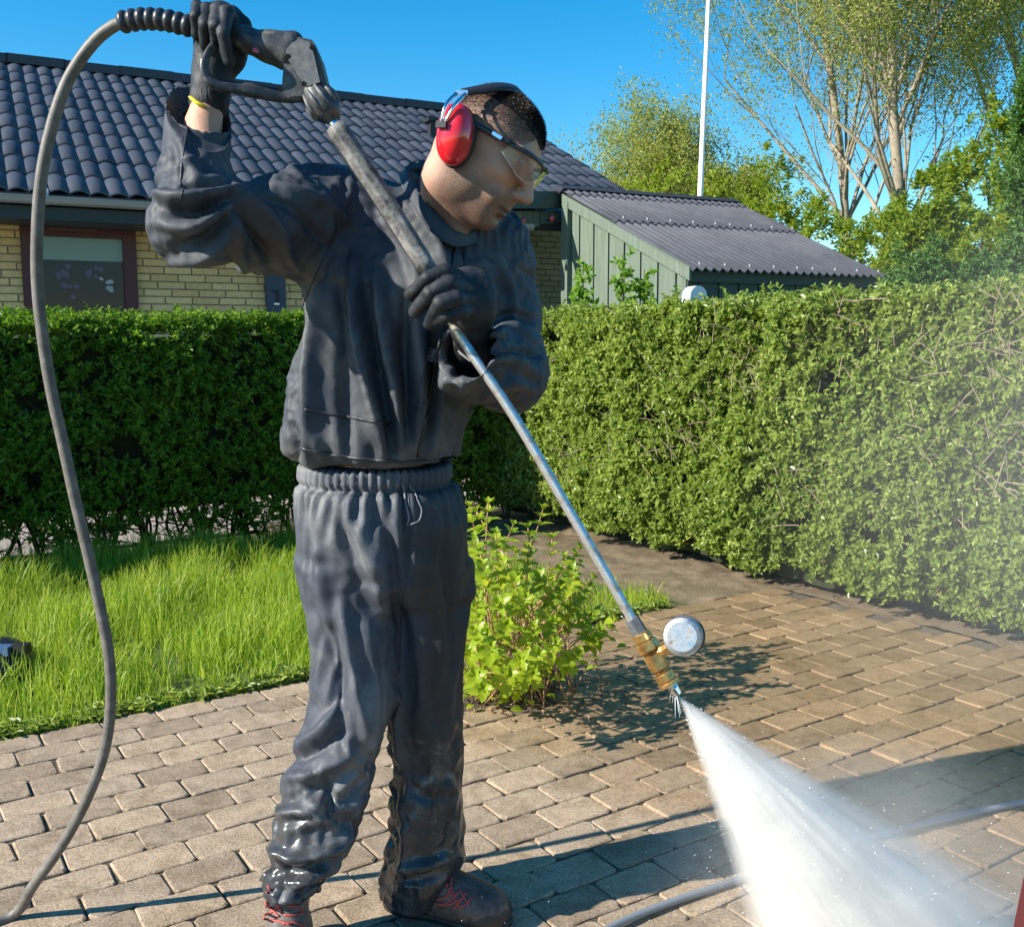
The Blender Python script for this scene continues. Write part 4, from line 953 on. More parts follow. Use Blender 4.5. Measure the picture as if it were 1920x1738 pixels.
q = Vj*np.array([7,7,3.2]); wq = q+.35*np.stack([fbm(Vj*3+i*5, 2) for i in range(3)], 1); Dj += .0085*(.45-2.2*np.abs(fbm(wq*.8, 2))) + .0030*(.5-2*np.abs(fbm(Vj*np.array([19,19,9])+.7*vnoise(Vj*8)[:,None], 2)))*np.clip(.5+1.5*vnoise(Vj*5+9), 0, 1) + .0006*fbm(Vj*30, 2); Vj = Vj+Nj*Dj[:,None]
def js(m_):
    px = PIX(m_); torso = (px[:,0] > 560)*(px[:,1] > 470)*(px[:,0] < 880); sc = np.ones((len(m_), 3))*1.075
    sc[torso > 0] = (1.085, 1.05, 1.006); col_ = (px[:,1] < 330)*(px[:,0] > 600); sc[col_ > 0] = 1.02; return sc
rim = np.clip((PIX(Vj)[:,1]-250)/40, 0, 1)*1.0; rim[PIX(Vj)[:,0] > 470] = 1.0
hemf = np.clip((Vj[:,2]-P(700,858,2.0)[2])/.02, .15, 1); Vj = crumple(Vj, Qj, js, 150, .15, free=np.minimum(rim, hemf))
# slanted cuff of the raised sleeve: pull the rim lower on the viewer's side
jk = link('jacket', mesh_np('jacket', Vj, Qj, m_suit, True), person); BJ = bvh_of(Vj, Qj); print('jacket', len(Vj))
def line_on(name, bvh, pts, r, m, parent, off=.0005, n=8, flat=None, sides=6):
    T = trace(bvh, pts, off, n); T = [T[0]]+[T[i] for i in range(1,len(T)) if abs(T[i][1]-T[i-1][1]) < .25 and np.linalg.norm(T[i]-T[i-1]) > 1e-4]
    return link(name, MB().tube(T, r, sides, flat=flat).mesh(name, m, True), parent)
m_zip = mat('black_zip', (.02,.022,.026), .35, .3)
line_on('zip', BJ, [(857,452),(842,520),(832,600),(818,680),(800,770),(782,856)], .0035, m_zip, jk, .001, 10)
line_on('storm_flap', BJ, [(872,470),(866,540),(850,620)], .0025, m_seam, jk, .001)
line_on('seam', BJ, [(660,375),(630,440),(590,520),(565,580)], .0016, m_seam, jk)
line_on('seam', BJ, [(352,200),(351,240),(342,300),(338,350)], .0020, m_seam, jk, -.0004)
line_on('seam', BJ, [(344,352),(338,375)], .0018, m_seam, jk, -.0004)
line_on('pocket_flap', BJ, [(570,768),(620,776),(680,786),(736,798)], .0030, m_seam, jk, .001)
line_on('hem', BJ, [(562,840),(620,852),(700,862),(780,866),(850,860)], .0035, m_seam, jk, .001)
# crimped elastic by the zip
mbc = MB()
for i in range(26):
    v = 655+i*4.6; u = 812-(i*.95) - 3; a_, b_ = on(BJ, u-7, v, .002), on(BJ, u+8, v+2, .002); mbc.tube([a_, b_], .0016, 5)
link('crimped_trim', mbc.mesh('crimped_trim', m_suit, True), jk)
sn = on(BJ, 838, 444, .003); link('snap', MB().tube([sn, sn+np.array([-.002,-.005,.001])], .0085, 14).tube([sn+np.array([-.002,-.005,.001]), sn+np.array([-.002,-.008,.001])], .004, 10).mesh('snap', mat('snap_metal', (.05,.05,.055), .3, .8)), jk)
# collar edge roll and toggle
# turned-down collar: a ribbon of cloth round the neck
ce = spl([P(783,318,2.03),P(790,330,1.975),P(798,352,1.935),(P(818,386,1.91)),P(838,416,1.895),P(858,434,1.895),P(880,438,1.915),P(900,430,1.96),P(912,418,2.02)], 5)
co = spl([P(748,326,2.03),P(752,345,1.965),P(760,374,1.915),P(782,408,1.878),P(812,438,1.862),P(842,458,1.862),P(872,462,1.885),P(900,452,1.93),P(918,436,2.0)], 5)
vs = []; fs = []; nr_ = 9
for i in range(len(ce)):
    for sd_ in (0, 1):
        for j in range(nr_):
            t = j/(nr_-1); q = ce[i]*(1-t)+co[i]*t; bl_ = .016*math.sin(math.pi*min(1,t*1.15)**.7); q = q+np.array([-.25,-1,.55])*bl_*.75 - np.array([0,-1,0])*(.004 if sd_ else 0)
            q = q+np.array([0,-1,.3])*.004*float(vnoise(q[None]*30)[0]); vs.append(q)
M2 = 2*nr_
for i in range(len(ce)-1):
    for j in range(nr_-1):
        fs.append((i*M2+j, i*M2+j+1, (i+1)*M2+j+1, (i+1)*M2+j)); fs.append((i*M2+nr_+j, (i+1)*M2+nr_+j, (i+1)*M2+nr_+j+1, i*M2+nr_+j+1))
    fs.append((i*M2, (i+1)*M2, (i+1)*M2+nr_, i*M2+nr_)); fs.append((i*M2+nr_-1, i*M2+2*nr_-1, (i+1)*M2+2*nr_-1, (i+1)*M2+nr_-1))
link('collar', MB().add(vs, fs).mesh('collar', m_suit, True), jk)
link('collar_edge', MB().tube(spl(PP((788,334,1.975),(796,352,1.925),(812,382,1.905),(832,412,1.90),(856,436,1.90)), 5), .0050, 6).mesh('collar_edge', m_suit, True), jk)
link('toggle', MB().tube(spl(PP((800,366,1.90),(806,378,1.885),(806,392,1.885),(815,400,1.885)), 4), [.006]*13, 6).mesh('toggle', m_zip, True), jk)

# ---------------- trousers
T_ = SDF((-.62, 1.62, .02), (.05, 2.32, 1.02), .0056)
T_.loft(secs([(868,562,846,2.0,.135),(902,560,846,2.0,.137),(925,556,862,2.0,.150),(970,553,876,2.0,.158),(1030,557,882,2.0,.155),(1075,565,882,2.0,.140),(1110,572,880,2.0,.10)]), .03)
T_.loft(secs([(1060,568,742,1.97,.10),(1120,575,748,1.97,.108),(1200,581,746,1.96,.105),(1300,588,742,1.95,.100),(1350,574,728,1.94,.098),(1400,555,712,1.93,.095),(1450,541,696,1.92,.095),(1500,528,684,1.91,.096),(1550,514,668,1.90,.096),(1600,502,648,1.89,.096),(1640,496,615,1.875,.092),(1668,503,592,1.86,.080)]), .035)
T_.loft(secs([(1060,738,883,2.03,.105),(1120,742,881,2.03,.108),(1200,741,877,2.03,.105),(1300,738,869,2.03,.102),(1400,735,863,2.04,.098),(1500,731,863,2.04,.097),(1550,727,868,2.04,.098),(1600,722,868,2.04,.098),(1640,719,860,2.04,.095),(1680,716,835,2.04,.085)]), .035)
T_.cone(P(728,1640,2.05), .022, P(724,1700,2.05), .018, .03)
T_.loft(secs([(1672,512,585,1.86,.058),(1640,505,600,1.875,.07)]), .004, 'sub', capr=0)
Vt, Qt = T_.mesh(); Vt = relax(Vt, Qt, 2); Nt = vnormals(Vt, Qt)
tf = [([(650,960),(690,1040),(720,1140)],16,.016),([(700,940),(735,1040),(742,1150)],12,-.015),([(620,930),(640,1000),(668,1080)],12,-.010),([(590,930),(600,1050),(608,1180)],14,.011),
 ([(600,1180),(618,1260),(622,1340)],13,-.010),([(640,1120),(650,1210),(668,1300),(690,1400)],13,.015),([(622,1180),(634,1290),(640,1400)],9,-.012),([(690,1180),(702,1290),(700,1400)],12,.010),
 ([(560,1400),(600,1370),(632,1330)],11,.016),([(548,1425),(600,1405),(645,1370)],9,-.014),([(540,1460),(590,1450),(650,1420)],11,.016),([(530,1500),(580,1485),(640,1500)],9,-.013),([(525,1540),(570,1520),(640,1560)],11,.014),
 ([(505,1590),(560,1610),(620,1590),(660,1560)],11,.018),([(510,1625),(560,1640),(610,1620)],9,-.014),([(500,1650),(545,1658),(590,1650)],8,.010),([(590,1440),(620,1500),(610,1570)],11,-.012),([(560,1480),(600,1510),(625,1560)],8,.009),
 ([(745,1300),(755,1380),(752,1450)],10,.013),([(770,1100),(790,1250),(785,1400)],16,.010),([(830,1000),(845,1150),(850,1300)],12,-.009),([(742,1420),(775,1480),(830,1500)],11,-.008),([(750,1500),(762,1570),(756,1640)],9,.012),([(800,1330),(812,1450),(806,1580)],12,.008),([(738,1628),(790,1622),(858,1606)],10,.015),([(742,1648),(790,1650),(840,1636)],7,-.012),
 ([(800,920),(820,980),(822,1040)],9,.008),([(758,930),(766,1000),(760,1080)],9,-.009),([(570,930),(572,1000),(580,1080)],9,-.010),([(640,1120),(700,1090),(745,1100)],12,-.006)]
Dt = folds(Vt, Nt, tf)
zb0, zb1 = P(700,868,2.0)[2], P(700,904,2.0)[2]; cx, cy = P(704,900,2.0)[0], 2.0
ang = np.arctan2(Vt[:,1]-cy, (Vt[:,0]-cx)*.95)+.06*vnoise(Vt*3)
gat = np.sin(ang*30+1.6*vnoise(Vt*np.array([9,9,2]))); inb = (Vt[:,2] > zb1).astype(float); bel = np.clip(1-(zb1-Vt[:,2])/.13, 0, 1)*(1-inb)
g2 = np.sin(ang*17+2.2*vnoise(Vt*np.array([7,7,1.5])))
Dt += inb*(.0052*(1.6*np.abs(np.sin(ang*27+1.6*vnoise(Vt*np.array([9,9,2]))))-1)) + bel**1.6*(.0085*(1.5*np.abs(g2)-.7)+.0035*gat) - .010*np.exp(-((Vt[:,2]-zb1)/.006)**2) + (1-inb)*(1-bel)*(.0085*(.5-2.2*np.abs(fbm(Vt*np.array([6,6,2.2])+.3*vnoise(Vt*4)[:,None], 2)))) + (1-inb)*.0034*(.5-2*np.abs(fbm(Vt*np.array([17,17,8])+.7*vnoise(Vt*8)[:,None], 2)))*np.clip(.5+1.5*vnoise(Vt*5+9), 0, 1)
low = np.clip((.50-Vt[:,2])/.2, 0, 1); wl_q = Vt*np.array([11,11,15])+.6*np.stack([fbm(Vt*5+i*7, 2) for i in range(3)], 1); Dt += low*np.where(Vt[:,0] > -.245, .45, 1.0)*(.0078*(1-2.4*np.abs(fbm(wl_q, 3))) - .003)
Vt = Vt+Nt*Dt[:,None]
def tsf(m_):
    t = np.clip((.55-m_[:,2])/.2, 0, 1)[:,None]; r_ = np.clip((m_[:,0]+.245)*20, 0, 1)[:,None]; return (1-t)*np.array([[1.055,1.045,1.015]])+t*((1-r_)*np.array([[1.06,1.06,1.075]])+r_*np.array([[1.05,1.05,1.012]]))
Vt = crumple(Vt, Qt, tsf, 150, .15, lo=-.006, free=np.clip((zb1-.01-Vt[:,2])/.05, 0, 1)*np.clip((Vt[:,2]-.06)/.05, .2, 1))
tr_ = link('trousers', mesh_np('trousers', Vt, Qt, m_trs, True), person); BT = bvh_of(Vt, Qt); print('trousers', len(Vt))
line_on('seam', BT, [(766,925),(770,1000),(762,1080),(752,1170),(748,1260)], .0018, m_seam, tr_)
line_on('drawstring', BT, [(756,905),(762,940),(768,970),(764,985)], .0022, mat('grey_cord', (.16,.16,.17), .6), tr_, .003)
line_on('drawstring', BT, [(768,905),(780,935),(790,955),(785,975),(768,985)], .0016, bpy.data.materials['grey_cord'], tr_, .003)

# ---------------- head and body
HS = 1.07; F_ = unit(np.array([.80,-.27,-.53])); U_ = np.array([.54,-.06,.84]); U_ = unit(U_-F_*(U_@F_)); S_ = np.cross(F_, U_)
HO = P(905, 269, 1.905)
def HL(f, s, u): return HO+HS*(F_*f+S_*s+U_*u)
AXH = (F_, S_, U_)
H = SDF(HO-np.array([.185,.16,.235]), HO+np.array([.175,.15,.17]), .0024)
def he(f, s, u, rf, rs, ru, k=.02, op='add'):
    H.ell(HL(f,s,u), np.array([rf,rs,ru])*HS, AXH, k*HS, op)
he(.006,0,.022,.075,.072,.073,.01); he(.040,0,.026,.054,.060,.050,.03); he(.042,0,-.035,.052,.058,.060,.03)
he(.032,0,-.078,.056,.045,.036,.025); he(.074,0,-.105,.018,.022,.017,.025); he(.060,0,-.088,.034,.034,.026,.02); he(.030,0,-.098,.044,.040,.022,.03)
for sg in (-1,1):
    he(.010,sg*.050,-.070,.034,.016,.030,.025); he(.064,sg*.040,-.026,.024,.020,.018,.02); he(.083,sg*.028,.020,.012,.026,.008,.014)
    he(.102,sg*.031,-.004,.020,.016,.012,.012,'sub'); he(.079,sg*.031,-.005,.0135,.0155,.0125,.004)
    he(.084,sg*.031,.002,.0105,.0150,.0050,.005); he(.105,sg*.0125,-.044,.0105,.0080,.0085,.006)
    he(.078,sg*.030,-.062,.016,.016,.016,.015)
H.chain([HL(.088,0,.012),HL(.103,0,-.012),HL(.121,0,-.037)], [.009*HS,.0090*HS,.0095*HS], .012*HS)
he(.112,0,-.042,.012,.011,.009,.008); he(.094,0,-.060,.010,.016,.012,.012)
for sg in (-1,1): he(.112,sg*.0075,-.0515,.0040,.0034,.0030,.003,'sub')
he(.0945,0,-.0715,.0105,.022,.0052,.004); he(.0925,0,-.0815,.0105,.019,.0062,.004); he(.105,0,-.0765,.008,.021,.0012,.003,'sub')
he(.096,0,-.0925,.008,.016,.005,.008,'sub')
H.cone(HL(-.024,0,-.03), .055, P(846,405,1.985), .058, .03)
H.cone(HL(-.01,.02,-.085), .05, P(845,425,1.97), .052, .03)
for sg in (-1,1): H.ell(HL(-.005, sg*.080, -.012), np.array([.016,.008,.030]), AXH, .008)
H.cone(HL(-.02,.05,-.05), .016, P(858,440,1.90), .014, .03)       # neck muscle
Vh, Qh = H.mesh(); Vh = relax(Vh, Qh, 2, .4); BH_ = bvh_of(Vh, Qh); print('head', len(Vh))
loc = (Vh-HO)@np.stack(AXH,1)/HS; lf, ls_, lu = loc[:,0], loc[:,1], loc[:,2]
sm = lambda x, a, b: np.clip((x-a)/(b-a), 0, 1)
beard = sm(-lu, .035, .062)*sm(lf, -.035, .005)*(1-sm(-lu, .135, .17))*.92; must = np.exp(-((lu+.060)/.007)**2)*(np.abs(ls_) < .030)*sm(lf,.085,.095)*.85
goat = np.exp(-((lu+.098)/.012)**2-(ls_/.022)**2)*sm(lf,.07,.085)*.9
scalp = sm(lu, -.005, .045)*sm(.086-lf+lu*.12, .0, .02)*1.0; nape = sm(-lf, .04, .07)*sm(lu, -.075, -.03)*.45
brow = (np.exp(-((lu-.0225-.10*(np.abs(ls_)-.03)*-1)/.0045)**2)*(np.abs(ls_) > .010)*(np.abs(ls_) < .052)*sm(lf,.06,.075))*.95
mouthcut = np.abs(lu+.0765) < .0022
stub = np.clip(np.maximum.reduce([beard, must, goat, scalp, nape, brow]), 0, 1)+(mouthcut & (lf > .088) & (np.abs(ls_) < .025))*.4
lips = (np.exp(-((lu+.0772)/.0085)**2)*(np.abs(ls_) < .024)*sm(lf,.090,.096))
Bd = SDF((-.72, 1.62, .03), (.12, 2.25, 1.66), .009)
Bd.cone(P(800,430,2.02), .075, P(725,640,2.0), .105, .05).cone(P(725,640,2.0), .10, P(705,960,2.0), .10, .05)
Bd.chain([P(800,430,2.02),P(640,400,2.0),ELR,P(380,240,1.85),P(393,185,1.862),P(400,130,1.866)], [.07,.055,.038,.029,.026,.024], .02)
Bd.chain([P(800,430,2.02),SHL,ELL_,P(885,650,1.83),P(870,600,1.77)], [.07,.055,.036,.028,.026], .03)
Bd.chain([P(650,960,2.0),P(650,1330,1.955),P(570,1600,1.91),np.array([P(545,1700,1.90)[0],1.89,.085]),np.array([P(540,1700,1.80)[0],1.80,.045])], [.08,.055,.038,.030,.018], .03)
Bd.chain([P(790,960,2.02),P(800,1330,2.03),P(785,1600,2.04),P(770,1672,2.04),P(860,1702,2.0)], [.08,.055,.040,.034,.018], .03)
Vb, Qb = Bd.mesh(); Vb = relax(Vb, Qb, 2)
FNG1 = [[(668,75,1.875),(652,52,1.83),(640,120,1.805),(650,250,1.825)],[(742,85,1.875),(722,72,1.825),(705,180,1.80),(710,318,1.822)],[(828,75,1.875),(806,72,1.82),(785,190,1.79),(792,300,1.81)],[(905,105,1.87),(862,100,1.81),(838,250,1.785),(880,440,1.80)]]
FNG1 = [[P(200+x/3.84, y/3.84, Y) for x, y, Y in f] for f in FNG1]
def c3(x, y, Y): return P(720+x/5.266, 470+y/5.266, Y)
FNG2 = [[(800,300,1.735),(600,215,1.705),(430,270,1.695),(270,430,1.725)],[(830,380,1.73),(640,330,1.685),(450,420,1.675),(310,600,1.71)],[(850,480,1.73),(700,470,1.68),(560,520,1.668),(470,690,1.705)],[(850,590,1.735),(760,600,1.69),(600,650,1.682),(450,715,1.712)]]
FNG2 = [[c3(*q) for q in f] for f in FNG2]
Gb = SDF(P(330,230,1.78), P(490,-20,1.95)+np.array([0,.04,0]), .004)
Hb2 = SDF(P(740,720,1.60)+np.array([0,0,-.01]), P(930,480,1.86)+np.array([0,.04,.02]), .004)
for S2, FN, rr in ((Gb, FNG1, .0085), (Hb2, FNG2, .0095)):
    for f in FN: S2.chain(f, [rr*1.1, rr, rr, rr*.9], .003)
Gb.ell(P(200+815/3.84, 230/3.84, 1.872), (.036,.020,.046), None, .015).cone(P(412,80,1.872), .026, P(396,170,1.865), .024, .02); Hb2.ell(c3(860,480,1.755), (.032,.026,.040), None, .015).cone(c3(860,560,1.76), .028, c3(870,800,1.80), .027, .02)
allV, allQ, o0, att, atl = [], [], 0, [], []
for V, Q, st, lp in ((Vh,Qh,stub,lips),(Vb,Qb,None,None),(*Gb.mesh(),None,None),(*Hb2.mesh(),None,None)):
    allV.append(V); allQ.append(Q+o0); o0 += len(V); att.append(np.zeros(len(V)) if st is None else st); atl.append(np.zeros(len(V)) if lp is None else lp)
me = mesh_np('body', np.concatenate(allV), np.concatenate(allQ), m_skin, True)
for nm, arr in (('stubble', att), ('lips', atl)):
    a = me.attributes.new(nm, 'FLOAT', 'POINT'); a.data.foreach_set('value', np.concatenate(arr).astype(np.float32))
link('body', me, person)
# hair: short dense strands on the top of the head
m_hair = mat('dark_brown_hair', (.014,.010,.008), .38, Specular_IOR_Level=.6)
Nh = vnormals(Vh, Qh); topm = (lu > .040+.42*np.abs(ls_)) & (lf > -.075)
hv = np.where(topm)[0]; pick = hv[RNG.integers(0, len(hv), 60000)]; p = Vh[pick]+RNG.normal(0,.0009,(len(pick),3)); n = Nh[pick]
ln = (.0045+.0065*sm(lu[pick]-.4*np.abs(ls_[pick]), .040, .075))*RNG.uniform(.7,1.2,len(pick)); d = unit(n*.8+F_*.55+RNG.normal(0,.22,(len(pick),3))); sd = unit(np.cross(d, rnd_dir(len(pick))))*.00030
V = np.stack([p-n*.001-sd, p-n*.001+sd, p+d*ln[:,None]], 1).reshape(-1,3); hair = link('hair', mesh_np('hair', V, np.arange(len(pick)*3).reshape(-1,3), m_hair), person); hair['kind'] = 'stuff'
sidem = (scalp > .25) & ~topm & (lu < .12); sv = np.where(sidem)[0]; pk = sv[RNG.integers(0, len(sv), 42000)]; p = Vh[pk]+RNG.normal(0,.0009,(len(pk),3)); n = Nh[pk]; fade = sm(lu[pk]-.42*np.abs(ls_[pk]), -.05, .04)
ln = (.0012+.0032*fade)*RNG.uniform(.6,1.2,len(pk)); d = unit(n*.55-U_*.45-F_*.2+RNG.normal(0,.25,(len(pk),3))); sd = unit(np.cross(d, rnd_dir(len(pk))))*.00022
V = np.stack([p-n*.0006-sd, p-n*.0006+sd, p+d*ln[:,None]], 1).reshape(-1,3); link('side_hair', mesh_np('side_hair', V, np.arange(len(pk)*3).reshape(-1,3), m_hair), person)['kind'] = 'stuff'
qm = topm[Qh].all(1); uq, inv = np.unique(Qh[qm], return_inverse=True); link('hair_cap', mesh_np('hair_cap', Vh[uq]+Nh[uq]*.0022, inv.reshape(-1,4), m_hair, True), person)

# ---------------- gloves
m_glove = mat('black_knit_glove', (.022,.025,.032), .6, Specular_IOR_Level=.35); gg_ = geopos(m_glove); ngl = noise(m_glove, gg_, 320, 3, .6); ngb = noise(m_glove, gg_, 30, 4)
L(m_glove, ramp(m_glove, ngb.outputs[0], [(.35,(.008,.010,.014)),(.7,(.030,.033,.040))]).outputs[0], B(m_glove).inputs['Base Color']); wg = N(m_glove, 'ShaderNodeTexNoise', noise_type='RIDGED_MULTIFRACTAL'); wg.inputs['Scale'].default_value = 45; wg.inputs['Detail'].default_value = 2; L(m_glove, gg_, wg.inputs['Vector']); bgl = bump(m_glove, ngl.outputs[0], .5, .0012); bump(m_glove, wg.outputs[0], .55, .0016, bgl)
def c1(x, y, Y): return P(200+x/3.84, y/3.84, Y)
A1 = SDF(P(320,240,1.76), P(500,-40,1.96)+np.array([0,.05,0]), .0022)
for f, r in zip(FNG1, (.0112,.0112,.0118,.0120)): A1.chain(f, [r*1.05, r*1.10, r*.96, r*.90], .0010)
A1.ell(c1(815,250,1.878), (.045,.024,.056), None, .010).cone(c1(900,160,1.872), .024, c1(955,200,1.865), .022, .012).cone(c1(955,200,1.865), .020, c1(1005,330,1.845), .013, .01)
A1.ell(c1(905,380,1.868), (.026,.020,.036), None, .012)
A1.cone(c1(790,330,1.872), .040, c1(770,520,1.866), .036, .015).cone(c1(770,520,1.866), .037, c1(738,735,1.862), .0345, .004)
Va, Qa = A1.mesh(); Va = relax(Va, Qa, 1); Na = vnormals(Va, Qa); zc = P(390,165,1.86)[2]
rib = np.clip((zc-Va[:,2])/.01, 0, 1); an = np.arctan2(Va[:,1]-1.862, Va[:,0]-P(394,190,1.862)[0]); Va = Va+Na*(rib*.0007*np.sin(an*46)+.0009*fbm(Va*60,2)+.0012*fbm(Va*25,2))[:,None]
g1 = link('glove', mesh_np('glove', Va, Qa, m_glove, True), person); g1['label'] = 'black glove gripping the handle above the head'
link('cuff_trim', MB().tube([c1(600,700,1.832),c1(640,735,1.826),c1(690,760,1.824),c1(715,765,1.826)], [.004,.007,.0065,.002], 6, flat=.5).mesh('cuff_trim', mat('yellow_cuff', (.75,.62,.02), .6), True), g1)
A2 = SDF(P(735,735,1.58)+np.array([0,0,-.02]), P(935,470,1.90)+np.array([0,.03,.02]), .0024)
for f, r in zip(FNG2, (.0134,.0140,.0138,.0126)): A2.chain(f, [r*1.08, r*1.10, r*.95, r*.90], .0010)
A2.ell(c3(870,470,1.755), (.044,.034,.052), None, .012).cone(c3(800,290,1.745), .020, c3(840,560,1.745), .022, .012)
A2.cone(c3(740,260,1.775), .016, c3(520,330,1.785), .014, .01).cone(c3(520,330,1.785), .014, c3(430,520,1.78), .0125, .004)
A2.cone(c3(860,560,1.76), .040, c3(855,760,1.785), .037, .015).cone(c3(855,760,1.785), .037, c3(905,965,1.835), .038, .005)
Va, Qa = A2.mesh(); Va = relax(Va, Qa, 1); Na = vnormals(Va, Qa); Va = Va+Na*(.0009*fbm(Va*60,2)+.0014*fbm(Va*25,2))[:,None]
g2_ = link('glove', mesh_np('glove', Va, Qa, m_glove, True), person); g2_['label'] = 'black glove holding the lance in front of the chest'
BG2 = bvh_of(Va, Qa)
mbr = MB()
for i in range(7): mbr.tube([c3(735+i*17, 985+i*16, 1.756-.001*i), c3(762+i*17, 1035+i*10, 1.756-.001*i)], .0017, 5)
link('ribbed_cuff', mbr.mesh('ribbed_cuff', mat('grey_rib', (.20,.20,.21), .7), True), g2_)

# ---------------- shoes
m_shoe = mat('wet_dark_shoe', (.045,.04,.037), .5); gsh = geopos(m_shoe); nsh = noise(m_shoe, gsh, 40, 5, .7); L(m_shoe, ramp(m_shoe, nsh.outputs[0], [(.35,(.040,.026,.021)),(.7,(.15,.105,.085))]).outputs[0], B(m_shoe).inputs['Base Color']); bump(m_shoe, nsh.outputs[0], .4, .004)
m_shoeg = mat('grey_mesh_shoe', (.10,.088,.082), .6); gsg = geopos(m_shoeg); nsg = noise(m_shoeg, gsg, 60, 5, .7); L(m_shoeg, ramp(m_shoeg, nsg.outputs[0], [(.35,(.07,.06,.055)),(.7,(.16,.14,.125))]).outputs[0], B(m_shoeg).inputs['Base Color']); bump(m_shoeg, nsg.outputs[0], .4, .004)
m_lace = mat('red_lace', (.40,.065,.055), .65); m_sole = mat('black_rubber_sole', (.02,.02,.02), .5)
def shoe(label, heel, toe, m, ank):
    heel, toe = np.array(heel, float), np.array(toe, float); d = unit(toe-heel); Ln = np.linalg.norm(toe-heel); sd = np.array([-d[1], d[0], 0])
    q = lambda t, s, z: heel+d*Ln*t+sd*s+UP*z
    lo = np.minimum(heel, toe)-.09; hi = np.maximum(heel, toe)+.09; lo[2] = -.01; hi[2] = .18; A = SDF(lo, hi, .0032); ax = (d, sd, UP)
    A.ell(q(.82,0,.030), (.066,.050,.040), ax, .02).ell(q(.58,0,.036), (.085,.046,.052), ax, .03).ell(q(.22,0,.045), (.058,.038,.052), ax, .03).ell(q(.12,0,.035), (.045,.036,.038), ax, .02)
    A.cone(q(.30,0,.07), .042, q(.27,0,.125), .038, .03); A.cone(q(.42,0,.08), .028, q(.62,0,.058), .030, .03); A.ell(q(.9,0,.036), (.035,.040,.028), ax, .02)
    A.plane_cut(q(.5,0,.012), -UP, lo, hi); V, Q = A.mesh(); V = relax(V, Q, 1); Nn = vnormals(V, Q); V = V+Nn*(.0016*fbm(V*28, 3))[:,None]; up = link('shoe', mesh_np('shoe', V, Q, m, True), person); up['label'] = label
    C = SDF(lo-np.array([0,0,.02]), hi, .0036)
    C.ell(q(.80,0,.012), (.075,.053,.05), ax, .0).ell(q(.50,0,.012), (.10,.040,.05), ax, .03).ell(q(.15,0,.012), (.056,.038,.05), ax, .03)
    T2 = SDF(lo, hi, .0036); T2.ell(q(.88,0,.028), (.052,.0525,.040), ax, .0); T2.ell(q(.80,0,.020), (.070,.0530,.030), ax, .01); T2.plane_cut(q(.5,0,.012), -UP, lo, hi).plane_cut(q(.80,0,.03), -d+UP*.9, lo, hi); V3, Q3 = T2.mesh(); link('toe_cap', mesh_np('toe_cap', V3, Q3, m_sole, True), up)
    C.plane_cut(q(.5,0,.016), UP, lo-.1, hi+.1).plane_cut(q(.5,0,.0), -UP, lo-.1, hi+.1); V2, Q2 = C.mesh(); link('sole', mesh_np('sole', V2, Q2, m_sole, True), up)
    return up, bvh_of(V, Q)
hR = G(745,1690); hR[2] = 0; tR = G(938,1712); tR[2] = 0
sR, BR = shoe('wet dark shoe pointing right, red lacing over the instep', (P(735,1700,2.045)[0],2.045,0), (P(938,1712,1.975)[0],1.975,0), m_shoe, None)
sL, BLs = shoe('grey mesh shoe with red criss-cross laces pointing at the viewer, cut by the bottom edge', (P(545,1700,1.93)[0],1.93,0), (P(528,1800,1.66)[0],1.665,0), m_shoeg, None)
def laces(bvh, parent, lines, r=.0022, Yf=2.0):
    for l in lines:
        T = trace(bvh, l, .0015, 4, Yf); T = [t for t in T if np.isfinite(t).all()]
        link('lace', MB().tube(T, r, 5).mesh('lace', m_lace, True), parent)
laces(BR, sR, [[(798,1680),(822,1685),(846,1676)],[(806,1690),(832,1694),(852,1680),(862,1670)],[(822,1697),(850,1692),(872,1680)],[(846,1660),(852,1680),(862,1700)],[(862,1668),(872,1684),(880,1696)],[(875,1672),(862,1690),(850,1702)],[(835,1642),(838,1660),(848,1676)],[(846,1644),(846,1660),(838,1678)],[(860,1702),(876,1692),(884,1682)]], .0021)
laces(BLs, sL, [[(502,1660),(520,1684),(545,1694),(560,1692)],[(500,1672),(520,1690),(528,1712)],[(497,1690),(512,1706),(524,1718)],[(494,1716),(512,1708),(528,1694),(545,1680)],[(498,1700),(515,1690),(530,1676)],[(494,1722),(520,1726),(545,1734)],[(532,1715),(548,1716),(566,1712)],[(538,1697),(556,1700),(568,1706)],[(530,1732),(550,1730),(570,1736)],[(536,1680),(556,1686),(570,1690)]], .0023, 1.8)

